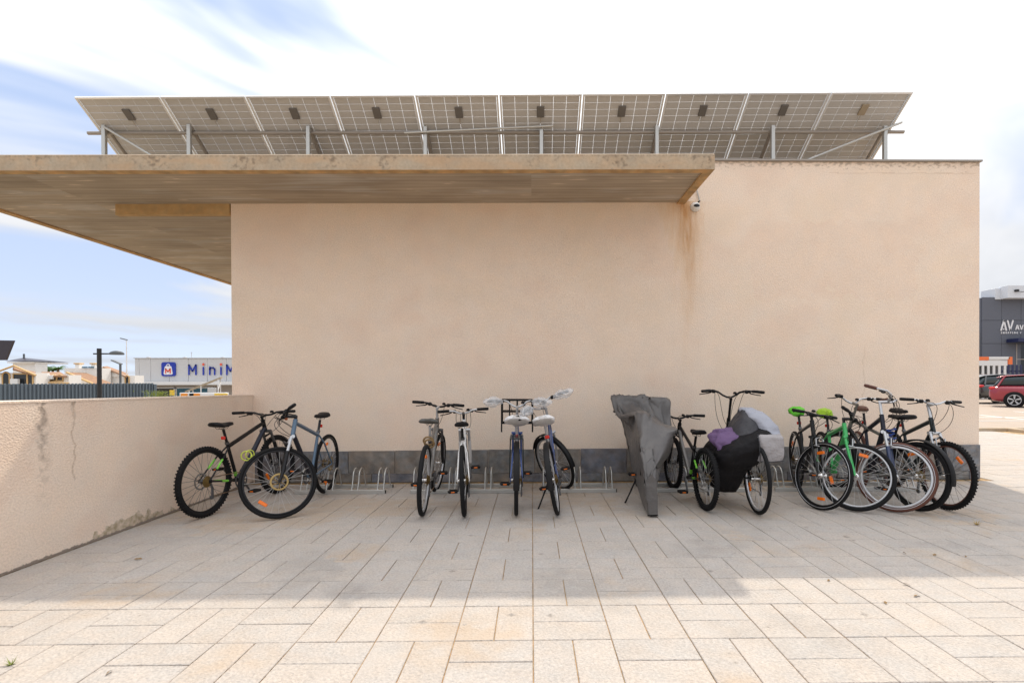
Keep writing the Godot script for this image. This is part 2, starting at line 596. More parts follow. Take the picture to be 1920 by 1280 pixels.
# ---------------------------------------------------------------- ground
func slab_mesh(sx: float, sz: float, tilt: float, lift: float) -> Shape:
	# one paving slab, its top edges rounded off
	var s := Shape.new()
	var b := 0.003
	var hx := sx / 2
	var hz := sz / 2
	var low := -0.05
	var y := func(x: float, z: float) -> float: return lift + tilt * (x / hx) * 0.5 + tilt * (z / hz) * 0.35
	var top := []
	var rim := []
	var foot := []
	for k in [[-1, 1], [1, 1], [1, -1], [-1, -1]]:
		var x: float = k[0] * hx
		var z: float = k[1] * hz
		top.append(V(x - k[0] * b, y.call(x, z), z - k[1] * b))
		rim.append(V(x, y.call(x, z) - b, z))
		foot.append(V(x, low, z))
	s.quad(top[0], top[1], top[2], top[3])
	for i in 4:
		var j := (i + 1) % 4
		s.quad(rim[i], rim[j], top[j], top[i])
		s.quad(foot[i], foot[j], rim[j], rim[i])
	return s

func make_ground() -> void:
	# one sheet to the horizon, lower beyond the boundary wall
	var s := Shape.new()
	var xs := [-2500.0, -400.0, -120.0, -60.0, -30.0, -10.0, -6.2, 30.0, 60.0, 400.0, 2500.0]
	var zs := [60.0, 0.0, -15.0, -30.0, -55.0, -85.0, -160.0, -500.0, -2500.0]
	var height := func(x: float, z: float) -> float:
		if x > -7.0: return -0.045
		return -1.1 - 1.3 * smoothstep(25.0, 80.0, -z)
	for i in xs.size() - 1:
		for j in zs.size() - 1:
			var x0: float = xs[i]
			var x1: float = xs[i + 1]
			var z0: float = zs[j]
			var z1: float = zs[j + 1]
			s.quad(V(x0, height.call(x0, z0), z0), V(x1, height.call(x1, z0), z0), V(x1, height.call(x1, z1), z1), V(x0, height.call(x0, z1), z1))
	lone("ground", s, M.earth, "", "", Transform3D(), "", "structure")

	var pave := thing("pavement", "", "", Vector3.ZERO, "", "structure")
	var bed := Shape.new()
	bed.box(V(4.2, -0.027, -3.2), V(15.7, 0.04, 20.2))
	part(pave, "joint_bed", bed, M.joint_sand)
	rng.seed = 77
	var meshes := [[], []]
	for o in 2:
		for k in 6:
			var tl := [0.0, 0.0, 0.0012, -0.0012, 0.0008, -0.0015][k] as float
			var lf := [0.0, 0.001, 0.0, -0.001, 0.0005, -0.0005][k] as float
			meshes[o].append(slab_mesh(0.3950 if o == 0 else 0.1950, 0.1950 if o == 0 else 0.3950, tl, lf).mesh())
	var far := {}
	var count := 0
	for row in range(-3, 28):
		for col in range(-9, 29):
			var cx := SLAB_X + (col + 0.5) * SLAB
			var cz := SLAB_Z - (row + 0.5) * SLAB
			if cz < WALL_Z - 0.02 and cx < WALL_RIGHT + 0.25: continue
			if cz < -13.0 or cx > 11.9: continue
			for half in 2:
				var deep := (col + row) % 2 != 0          # the pair lies lengthways into the depth
				var x := cx + (0.1 if half else -0.1) if deep else cx
				var z := cz if deep else cz + (0.1 if half else -0.1)
				if x - 0.1 < -3.62 + 0.0 : x = x
				var tone := "slab%d" % (rng.randi() % 5)
				var pick := rng.randi() % 6
				var shown := x > -3.75 and x < 0.98 * -z + 0.25 and z < -2.1 and x > 0.98 * z
				if shown and count < 300:
					count += 1
					part(pave, "paving_slab", meshes[1 if deep else 0][pick], M[tone], Transform3D(Basis(), V(x, 0, z)))
				else:
					if not far.has(tone): far[tone] = []
					far[tone].append([1 if deep else 0, pick, V(x, 0, z)])
	for tone in far:
		var st := SurfaceTool.new()
		st.begin(Mesh.PRIMITIVE_TRIANGLES)
		for e in far[tone]:
			st.append_from(meshes[e[0]][e[1]], 0, Transform3D(Basis(), e[2]))
		var o := part(pave, "paving_slabs", st.commit(), M[tone])
		o.set_meta("kind", "stuff")

	# the same paving goes on behind the viewer and to the side
	var more := Shape.new()
	more.quad(V(-3.6, -0.004, 45), V(60, -0.004, 45), V(60, -0.004, 6.85), V(-3.6, -0.004, 6.85))
	more.quad(V(12.15, -0.004, 6.85), V(60, -0.004, 6.85), V(60, -0.004, -12.3), V(12.15, -0.004, -12.9))
	lone("plaza", more, M.slab1, "", "", Transform3D(), "", "structure")
	# car park beyond the slabs
	var lot := Shape.new()
	lot.quad(V(5.5, 0.0, -13.05), V(90, 0.0, -12.0), V(90, 0.0, -58), V(5.5, 0.0, -58))
	lone("parking_lot", lot, M.asphalt, "", "", Transform3D(), "", "structure")
	var kerb := Shape.new()
	kerb.cbox(V(9.0, 0.03, -13.0), V(7.4, 0.10, 0.14), 0.012)
	kerb.cbox(V(12.05, 0.03, -3.0), V(0.14, 0.10, 19.8), 0.012)
	lone("kerb", kerb, M.concrete, "", "", Transform3D(), "", "structure")
	var k := 0
	for e in [[V(8, 0.004, -17.7), V(40, 0.004, -16.9)], [V(8, 0.004, -16.15), V(40, 0.004, -15.6)], [V(16.34, 0.004, -18.7), V(15.4, 0.004, -13.6)], [V(19.4, 0.004, -20.6), V(18.4, 0.004, -16.6)], [V(23.4, 0.004, -22.4), V(22.2, 0.004, -17.2)]]:
		var a: Vector3 = e[0]
		var b: Vector3 = e[1]
		var w := (b - a).cross(Vector3.UP).normalized() * 0.06
		var y := V(0, 0.004 * (k % 2), 0)
		var line := Shape.new()
		line.quad(a + w + y, b + w + y, b - w + y, a - w + y)
		lone("road_marking", line, M.road_paint, "", "", Transform3D(), "", "structure")
		k += 1

# ---------------------------------------------------------------- stains painted as matter on plaster and concrete
func stain_layer(base: StandardMaterial3D, called: String, w: int, h: int, bytes: PackedByteArray) -> StandardMaterial3D:
	var m: StandardMaterial3D = base.duplicate()
	m.resource_name = called
	m.detail_enabled = true
	m.detail_blend_mode = BaseMaterial3D.BLEND_MODE_MIX
	m.detail_uv_layer = BaseMaterial3D.DETAIL_UV_2
	m.detail_albedo = ImageTexture.create_from_image(Image.create_from_data(w, h, false, Image.FORMAT_RGBA8, bytes))
	M[called] = m
	return m

func wall_stains() -> PackedByteArray:
	# 1024 x 436 over the whole front: rust run below the canopy corner, damp rows under the coping, repaired patches, hair cracks
	var w := 1024
	var h := 436
	var out := PackedByteArray()
	out.resize(w * h * 4)
	var big := noise(61, 0.55, 4)
	var small := noise(62, 7.0, 3)
	var streak := noise(63, 1.0, 3)
	for j in h:
		var y := 4.163 * (1.0 - (j + 0.5) / h)
		for i in w:
			var x := lerpf(WALL_LEFT, WALL_RIGHT, (i + 0.5) / w)
			var a := 0.0
			var c := V(0.60, 0.40, 0.26)
			# broad weathering, pinkish or yellowish
			var b := big.get_noise_2d(x, y * 1.4)
			if b > 0.05:
				a = clampf((b - 0.05) * 0.55, 0.0, 0.16)
				c = V(0.70, 0.47, 0.35)
			elif b < -0.08:
				a = clampf((-b - 0.08) * 0.6, 0.0, 0.18)
				c = V(0.74, 0.60, 0.44)
			# repaired patch with ragged rim
			var rag := small.get_noise_2d(x * 0.5, y * 0.5) * 0.08
			if x > 2.9 + rag and x < 5.05 + rag and y > 2.37 + rag and y < 3.38 + rag and absf(b) < 0.4:
				a = maxf(a, 0.10)
				c = V(0.66, 0.43, 0.31)
			# rust run
			var t := 3.60 - y
			if t > -0.05 and t < 2.6:
				var mid := 2.035 + 0.03 * sin(t * 2.1) + streak.get_noise_2d(x * 0.4, y * 0.9) * 0.05
				var wide := 0.075 + 0.075 * exp(-pow(t - 0.35, 2) / 0.08)
				var f := exp(-pow((x - mid) / wide, 2)) * clampf(1.0 - t / 2.4, 0.0, 1.0) * (0.75 + 0.5 * small.get_noise_2d(x * 3.0, y * 0.35))
				var spread := exp(-pow((x - mid + 0.06) / 0.27, 2)) * clampf(1.0 - t / 1.6, 0, 1) * 0.42 * (1.0 + 0.8 * small.get_noise_2d(x * 2.0, y * 0.3))
				var g := clampf(f * 0.5, 0, 0.55)
				if g + spread > a:
					a = clampf(g + spread, 0, 0.85)
					c = V(0.66, 0.40, 0.17).lerp(V(0.46, 0.21, 0.05), clampf(f * 1.1, 0, 1))
			# damp and dirt specks just under the coping
			if y > 4.02 and x > 2.0:
				var s := small.get_noise_2d(x * 1.6, y * 3.0) + (y - 4.12) * 7.0
				if s > 0.0:
					a = maxf(a, clampf(s * 1.4, 0, 0.5))
					c = V(0.20, 0.15, 0.10)
			# hair cracks
			var k1 := 4.36 + 0.05 * streak.get_noise_2d(0.0, y * 2.2)
			if y > 0.9 and y < 1.75 and absf(x - k1) < 0.006:
				a = maxf(a, 0.30)
				c = V(0.42, 0.32, 0.24)
			var k2 := 4.02 + 0.015 * streak.get_noise_2d(x * 3.0, 3.0)
			if x > 3.9 and x < 5.85 and absf(y - k2) < 0.006:
				a = maxf(a, 0.35)
				c = V(0.42, 0.30, 0.2)
			var o := (j * w + i) * 4
			out[o] = to_byte(c.x); out[o + 1] = to_byte(c.y); out[o + 2] = to_byte(c.z); out[o + 3] = int(a * 255)
	return out

func low_wall_stains() -> PackedByteArray:
	# 768 x 256 over the inner face, z from -2 (left) to the house wall (right)
	var w := 768
	var h := 192
	var out := PackedByteArray()
	out.resize(w * h * 4)
	var fine := noise(71, 16.0, 3)
	var mid := noise(72, 3.0, 3)
	for j in h:
		var y := 1.15 * (1.0 - (j + 0.5) / h)
		for i in w:
			var z := lerpf(1.0, -WALL_Z, (i + 0.5) / w)
			var a := 0.0
			var c := V(0.10, 0.08, 0.065)
			var down := 1.15 - y
			# black run with a grain of algae
			var s := exp(-pow((z - 3.86 - 0.03 * down) / (0.05 + 0.02 * mid.get_noise_2d(z, y)), 2)) * clampf(1.05 - down / 0.75, 0, 1)
			var g := fine.get_noise_2d(z * 1.0, y * 0.9)
			if s > 0.03:
				a = clampf(s * (0.42 + 0.7 * g), 0, 0.65)
			var s3 := exp(-pow((z - 4.13) / 0.02, 2)) * clampf(1.0 - down / 0.2, 0, 1) * (0.6 + g)
			if s3 > a: a = clampf(s3, 0, 0.6)
			# crack with a pale tan edge
			var kx := 4.13 + 0.03 * mid.get_noise_2d(3.0, y * 2.4)
			if y > 0.55 and absf(z - kx) < 0.0065:
				a = maxf(a, 0.38)
				c = V(0.30, 0.19, 0.11)
			# flaking damp at the foot
			var foot := exp(-pow((z - 4.72) / 0.42, 2)) * 0.115 - y + mid.get_noise_2d(z * 2.4, y * 2.0) * 0.07
			if foot > 0.0 and z > 4.2:
				a = clampf(0.55 + g * 0.5, 0.2, 0.85)
				c = V(0.30, 0.235, 0.13)
			# dirt line and general weathering
			var b := mid.get_noise_2d(z * 0.35, y * 0.5)
			if a < 0.12 and b > 0.05:
				a = clampf((b - 0.05) * 0.6, 0, 0.16)
				c = V(0.66, 0.44, 0.33)
			if y < 0.02 + 0.012 * g:
				a = 0.75
				c = V(0.10, 0.08, 0.06)
			var o := (j * w + i) * 4
			out[o] = to_byte(c.x); out[o + 1] = to_byte(c.y); out[o + 2] = to_byte(c.z); out[o + 3] = int(a * 255)
	return out

func fascia_stains() -> PackedByteArray:
	# 1024 x 32 over the front edge of the canopy: black drips from the top, tan blotches
	var w := 1024
	var h := 32
	var out := PackedByteArray()
	out.resize(w * h * 4)
	var a1 := noise(81, 1.3, 3)
	var a2 := noise(82, 14.0, 3)
	for j in h:
		var y := (j + 0.5) / h
		for i in w:
			var x := (i + 0.5) / w * 11.0
			var d := a1.get_noise_2d(x, 0.0) * 1.1 + a2.get_noise_2d(x * 0.8, y * 0.15) * 1.0 - y * 0.45 - 0.16
			var a := clampf(d * 0.9, 0, 0.6)
			var c := V(0.10, 0.07, 0.045)
			var e := a1.get_noise_2d(x * 0.7, y * 0.6 + 40.0)
			if a < 0.1 and e > 0.0:
				a = clampf(e * 0.9, 0, 0.4)
				c = V(0.50, 0.33, 0.19)
			if y < 0.12 and a2.get_noise_2d(x * 2.0, 7.0) > -0.1:
				a = maxf(a, 0.35)
				c = V(0.22, 0.16, 0.11)
			var o := (j * w + i) * 4
			out[o] = to_byte(c.x); out[o + 1] = to_byte(c.y); out[o + 2] = to_byte(c.z); out[o + 3] = int(a * 255)
	return out

func soffit_texture() -> ImageTexture:
	# board-marked concrete, the boards running along x: 1024 x 512 over 5.6 x 2.8 m
	var w := 1024
	var h := 512
	var out := PackedByteArray()
	out.resize(w * h * 3)
	var along := noise(85, 0.9, 4)
	var blot := noise(86, 0.5, 4)
	var dots := noise(87, 9.0, 2)
	var r := RandomNumberGenerator.new()
	r.seed = 9
	var tone := []
	for k in 64: tone.append(0.94 + 0.12 * r.randf())
	for j in h:
		var y := (j + 0.5) / h * 2.8
		var board := int(y / 0.1)
		var edge: float = absf(fposmod(y, 0.1) - 0.05)
		for i in w:
			var x := (i + 0.5) / w * 5.6
			var g := along.get_noise_2d(x * 0.8, y * 26.0)
			var b := blot.get_noise_2d(x * 1.4, y * 2.5)
			var k: float = tone[board % 28] * (1.0 + 0.24 * g + 0.20 * b)
			if edge > 0.046: k *= 0.66
			var pale := dots.get_noise_2d(x * 0.22, y * 0.9) + b * 0.3
			if pale > 0.6: k *= 1.0 + (pale - 0.6) * 2.0
			var sc := clampf((blot.get_noise_2d(x * 1.1 + 30.0, y * 3.6) + g * 0.35 - 0.12) * 1.6, 0.0, 0.6)
			var c := V(0.40, 0.33, 0.25).lerp(V(0.48, 0.445, 0.40), sc) * k
			var o := (j * w + i) * 3
			out[o] = to_byte(c.x); out[o + 1] = to_byte(c.y); out[o + 2] = to_byte(c.z)
	return picture(w, h, out)

# ---------------------------------------------------------------- the building
func make_building() -> void:
	var house := thing("service_building", "long beige plastered building with dark stone base and concrete canopy", "building", V(1.0, 0, WALL_Z))
	var off := -house.position
	var T0 := Transform3D(Basis(), off)
	var top := 4.163
	var back := -14.5
	var f := Shape.new()
	f.quad(V(WALL_LEFT, 0, WALL_Z), V(WALL_RIGHT, 0, WALL_Z), V(WALL_RIGHT, top, WALL_Z), V(WALL_LEFT, top, WALL_Z), Vector2(0, 1), Vector2(1, 1), Vector2(1, 0), Vector2(0, 0))
	f.quad(V(WALL_RIGHT, 0, WALL_Z - 0.3), V(WALL_LEFT, 0, WALL_Z - 0.3), V(WALL_LEFT, top, WALL_Z - 0.3), V(WALL_RIGHT, top, WALL_Z - 0.3))
	f.quad(V(WALL_LEFT, top, WALL_Z), V(WALL_RIGHT, top, WALL_Z), V(WALL_RIGHT, top, WALL_Z - 0.3), V(WALL_LEFT, top, WALL_Z - 0.3))
	part(house, "front_wall", f, stain_layer(M.plaster, "front_plaster", 1024, 436, wall_stains()), T0)
	for e in [WALL_RIGHT - 0.15, WALL_LEFT + 0.15]:
		var s := Shape.new()
		s.quad(V(e - 0.15, 0, back), V(e - 0.15, 0, WALL_Z), V(e - 0.15, top, WALL_Z), V(e - 0.15, top, back)) if e < 0 else s.quad(V(e + 0.15, 0, WALL_Z), V(e + 0.15, 0, back), V(e + 0.15, top, back), V(e + 0.15, top, WALL_Z))
		s.quad(V(e + 0.15, 0, WALL_Z - 0.3), V(e + 0.15, 0, back), V(e + 0.15, top, back), V(e + 0.15, top, WALL_Z - 0.3)) if e < 0 else s.quad(V(e - 0.15, 0, back), V(e - 0.15, 0, WALL_Z - 0.3), V(e - 0.15, top, WALL_Z - 0.3), V(e - 0.15, top, back))
		s.quad(V(e - 0.15, top, WALL_Z - 0.3), V(e + 0.15, top, WALL_Z - 0.3), V(e + 0.15, top, back), V(e - 0.15, top, back))
		part(house, "side_wall", s, M.plaster, T0)
	part(house, "rear_wall", Shape.new().box(V((WALL_LEFT + WALL_RIGHT) / 2, top / 2, back - 0.15), V(WALL_RIGHT - WALL_LEFT, top, 0.3)), M.plaster, T0)
	part(house, "roof_deck", Shape.new().box(V((WALL_LEFT + WALL_RIGHT) / 2, 3.70, (WALL_Z + back) / 2 - 0.15), V(WALL_RIGHT - WALL_LEFT - 0.62, 0.2, WALL_Z - back - 0.34)), M.concrete, T0)
	var cop := Shape.new()
	cop.cbox(V((2.1 + WALL_RIGHT) / 2 + 0.01, top + 0.014, WALL_Z - 0.145), V(WALL_RIGHT - 2.1 + 0.02, 0.026, 0.35), 0.005)
	part(house, "coping", cop, M.old_tube, T0)
	# stone base: two courses of slate tiles, the upper one cut to the rising line
	rng.seed = 5
	var slate := []
	for k in 6:
		var c: Array = [[0.17, 0.168, 0.175], [0.155, 0.153, 0.167], [0.18, 0.173, 0.17], [0.165, 0.16, 0.155], [0.16, 0.158, 0.175], [0.19, 0.168, 0.148]][k]
		slate.append(surfaced("slate%d" % k, tinted(500 + k * 5, 256, 0.05, 0.02, V(c[0], c[1], c[2]), 0.22, 0.36, 0.13), 0.9 + 0.2 * k, 0.55, grain_map(70 + k, 0.03, 4, 256, 3.0), 0.6, 0.5))
	var x := WALL_LEFT + 0.295
	var k2 := 0
	while x < WALL_RIGHT:
		var e := minf(x + 0.598, WALL_RIGHT + 0.001)
		for course in 2:
			var y0 := 0.0 if course == 0 else 0.112
			var tall := 0.108 if course == 0 else lerpf(0.285, 0.345, (x - WALL_LEFT) / 9.8)
			var shift := 0.0 if course == 1 else 0.3
			var x0 := minf(x + shift, WALL_RIGHT - 0.02)
			var x1 := minf(e + shift, WALL_RIGHT + 0.001)
			if course == 0 and k2 == 0: x0 = x
			if x1 - x0 < 0.05: continue
			var t := Shape.new().cbox(V((x1 - x0) / 2, tall / 2, 0), V(x1 - x0 - 0.004, tall, 0.024), 0.002)
			part(house, "plinth_tile", t, slate[rng.randi() % 6], Transform3D(Basis(), V(x0, y0, WALL_Z + 0.0125) + off))
		x += 0.602
		k2 += 1
	var side_tile := Shape.new().cbox(V(0, 0, 0), V(0.004, 0.44, 7.7), 0.001)
	part(house, "plinth_side", side_tile, slate[2], Transform3D(Basis(), V(WALL_RIGHT + 0.002, 0.2225, WALL_Z - 3.86) + off))

	# canopy: slab with a lowered rim along its edges, wrapping round the corner of the house
	var can := Node3D.new()
	can.name = "canopy"
	house.add_child(can)
	var tilt := Transform3D(Basis(V(0, 0, 1), 0.0052), Vector3.ZERO)
	can.transform = Transform3D(Basis(), off) * tilt
	var lx := -7.05
	var rx := 2.02
	var fz := -5.64
	var bz := -12.6
	var y0 := 3.598
	var y1 := 3.772
	var rim := 0.10
	var drop := 0.02
	var fas := Shape.new()
	fas.quad(V(lx, y0, fz), V(rx, y0, fz), V(rx, y1 - 0.012, fz), V(lx, y1 - 0.012, fz), Vector2(0, 1), Vector2(1, 1), Vector2(1, 0), Vector2(0, 0))
	fas.quad(V(rx, y0, fz), V(rx, y0, WALL_Z), V(rx, y1 - 0.012, WALL_Z), V(rx, y1 - 0.012, fz), Vector2(0.0, 1), Vector2(0.12, 1), Vector2(0.12, 0), Vector2(0.0, 0))
	fas.quad(V(lx, y0, bz), V(lx, y0, fz), V(lx, y1 - 0.012, fz), V(lx, y1 - 0.012, bz), Vector2(0.0, 1), Vector2(0.7, 1), Vector2(0.7, 0), Vector2(0.0, 0))
	fas.quad(V(lx, y1 - 0.012, fz), V(rx, y1 - 0.012, fz), V(rx - 0.012, y1, fz - 0.012), V(lx + 0.012, y1, fz - 0.012))
	fas.quad(V(rx, y1 - 0.012, fz), V(rx, y1 - 0.012, WALL_Z), V(rx - 0.012, y1, WALL_Z), V(rx - 0.012, y1, fz - 0.012))
	part(can, "fascia", fas, stain_layer(M.concrete, "fascia_concrete", 1024, 32, fascia_stains()))
	var topm := Shape.new()
	topm.quad(V(lx + 0.012, y1, fz - 0.012), V(rx - 0.012, y1, fz - 0.012), V(rx - 0.012, y1, WALL_Z), V(lx + 0.012, y1, WALL_Z))
	topm.quad(V(lx + 0.012, y1, WALL_Z), V(WALL_LEFT, y1, WALL_Z), V(WALL_LEFT, y1, bz), V(lx + 0.012, y1, bz))
	topm.quad(V(WALL_LEFT, y0, bz), V(lx, y0, bz), V(lx, y1, bz), V(WALL_LEFT, y1, bz))
	part(can, "deck", topm, M.concrete)
	var rm := Shape.new()       # the lowered rim, underside and inner step
	surfaced("rim_concrete", tinted(33, 256, 0.05, 0.02, V(0.47, 0.30, 0.14), 0.12, 0.30, 0.12), 1.4, 0.9)
	rm.quad(V(lx, y0, fz - rim), V(rx, y0, fz - rim), V(rx, y0, fz), V(lx, y0, fz))
	rm.quad(V(rx - rim, y0, WALL_Z), V(rx, y0, WALL_Z), V(rx, y0, fz - rim), V(rx - rim, y0, fz - rim))
	rm.quad(V(lx, y0, bz), V(lx + rim, y0, bz), V(lx + rim, y0, fz - rim), V(lx, y0, fz - rim))
	rm.quad(V(rx - rim, y0, fz - rim), V(lx + rim, y0, fz - rim), V(lx + rim, y0 + drop, fz - rim), V(rx - rim, y0 + drop, fz - rim))
	rm.quad(V(rx - rim, y0, WALL_Z), V(rx - rim, y0, fz - rim), V(rx - rim, y0 + drop, fz - rim), V(rx - rim, y0 + drop, WALL_Z))
	rm.quad(V(lx + rim, y0, fz - rim), V(lx + rim, y0, bz), V(lx + rim, y0 + drop, bz), V(lx + rim, y0 + drop, fz - rim))
	part(can, "drip_rim", rm, M.rim_concrete)
	var sof := Shape.new()
	sof.quad(V(lx + rim, y0 + drop, WALL_Z), V(rx - rim, y0 + drop, WALL_Z), V(rx - rim, y0 + drop, fz - rim), V(lx + rim, y0 + drop, fz - rim))
	sof.quad(V(lx + rim, y0 + drop, bz), V(WALL_LEFT, y0 + drop, bz), V(WALL_LEFT, y0 + drop, WALL_Z), V(lx + rim, y0 + drop, WALL_Z))
	var sm := StandardMaterial3D.new()
	sm.resource_name = "soffit_concrete"
	sm.albedo_texture = soffit_texture()
	sm.uv1_triplanar = true
	sm.uv1_world_triplanar = true
	sm.uv1_scale = V(1.0 / 5.6, 1.0 / 2.8, 1.0 / 2.8)
	sm.roughness = 0.9
	part(can, "soffit", sof, sm)
	var beam := Shape.new().cbox(V((-5.336 + WALL_LEFT) / 2, 3.552, WALL_Z - 0.035), V(WALL_LEFT + 5.336 - 0.004, 0.15, 0.07), 0.006)
	surfaced("beam_concrete", tinted(35, 256, 0.05, 0.02, V(0.46, 0.30, 0.14), 0.08, 0.16, 0.06), 1.2, 0.9)
	part(can, "beam", beam, M.beam_concrete)

	# boundary wall
	var low := thing("boundary_wall", "low beige plastered wall with black streak and crack, running to the building", "wall", V(-3.75, 0, -3.0))
	var lo := -low.position
	var h0 := 1.18
	var h1 := 1.128
	var inner := -3.605
	var outer := -3.90
	var z0 := -1.0
	var lw := Shape.new()
	lw.quad(V(inner, 0, z0), V(inner, 0, WALL_Z + 0.001), V(inner, h1, WALL_Z + 0.001), V(inner, h0 + 0.03, z0), Vector2(0, 1), Vector2(1, 1), Vector2(1, 0), Vector2(0, 0))
	lw.quad(V(outer, -1.1, WALL_Z + 0.001), V(outer, -1.1, z0), V(outer, h0 + 0.03, z0), V(outer, h1, WALL_Z + 0.001))
	lw.quad(V(outer, -1.1, z0), V(inner, -1.1, z0), V(inner, h0 + 0.03, z0), V(outer, h0 + 0.03, z0))
	part(low, "wall_face", lw, stain_layer(M.plaster, "low_plaster", 768, 192, low_wall_stains()), Transform3D(Basis(), lo))
	var lc := Shape.new()
	lc.quad(V(outer - 0.004, h0 + 0.038, z0), V(inner + 0.004, h0 + 0.038, z0), V(inner + 0.004, h1 + 0.008, WALL_Z + 0.002), V(outer - 0.004, h1 + 0.008, WALL_Z + 0.002))
	lc.quad(V(inner + 0.004, h0 + 0.024, z0), V(inner + 0.004, h1 - 0.006, WALL_Z + 0.002), V(inner + 0.004, h1 + 0.008, WALL_Z + 0.002), V(inner + 0.004, h0 + 0.038, z0))
	part(low, "wall_top", lc, M.plaster, Transform3D(Basis(), lo))

	# small domed camera and its conduit at the canopy's end
	var cam := thing("security_camera", "white dome security camera with black window beside rust stain", "security camera", V(2.135, 3.565, WALL_Z))
	var tc := Transform3D(Basis(V(1, 0, 0), PI / 2), Vector3.ZERO)
	part(cam, "mount_plate", Shape.new().lathe([Vector2(0, 0), Vector2(0.062, 0), Vector2(0.062, 0.02), Vector2(0.055, 0.03), Vector2(0, 0.03)], tc, 24), M.camera_white)
	var prof := []
	for k in 10:
		var a := PI / 2 * k / 9
		prof.append(Vector2(0.056 * cos(a), 0.03 + 0.058 * sin(a)))
	part(cam, "dome", Shape.new().lathe(prof, tc, 24), M.camera_white)
	var win := Shape.new()
	var loops := []
	for e in [1.0, 0.98, 0.7, 0.4, 0.1]:
		var lp := []
		for k in 20:
			var a := TAU * k / 20
			var u: float = 0.040 * cos(a) * e
			var w: float = 0.021 * sin(a) * e - 0.002
			var rr: float = 0.054 if e == 1.0 else 0.0605
			lp.append(V(u, w, 0.03 + sqrt(maxf(rr * rr - u * u - w * w, 0.0))))
		loops.append(lp)
	win.loft(loops, true, false, true)
	part(cam, "window", win, M.camera_glass)
	part(cam, "cable_clip", Shape.new().tube([V(0.035, 0.062, 0.02), V(0.06, 0.078, 0.02)], 0.009, 8), M.black_plastic)
	part(cam, "conduit", Shape.new().tube([V(0.055, 0.075, 0.02), V(0.042, 0.13, 0.02), V(0.018, 0.22, 0.02)], 0.0085, 8), M.conduit)

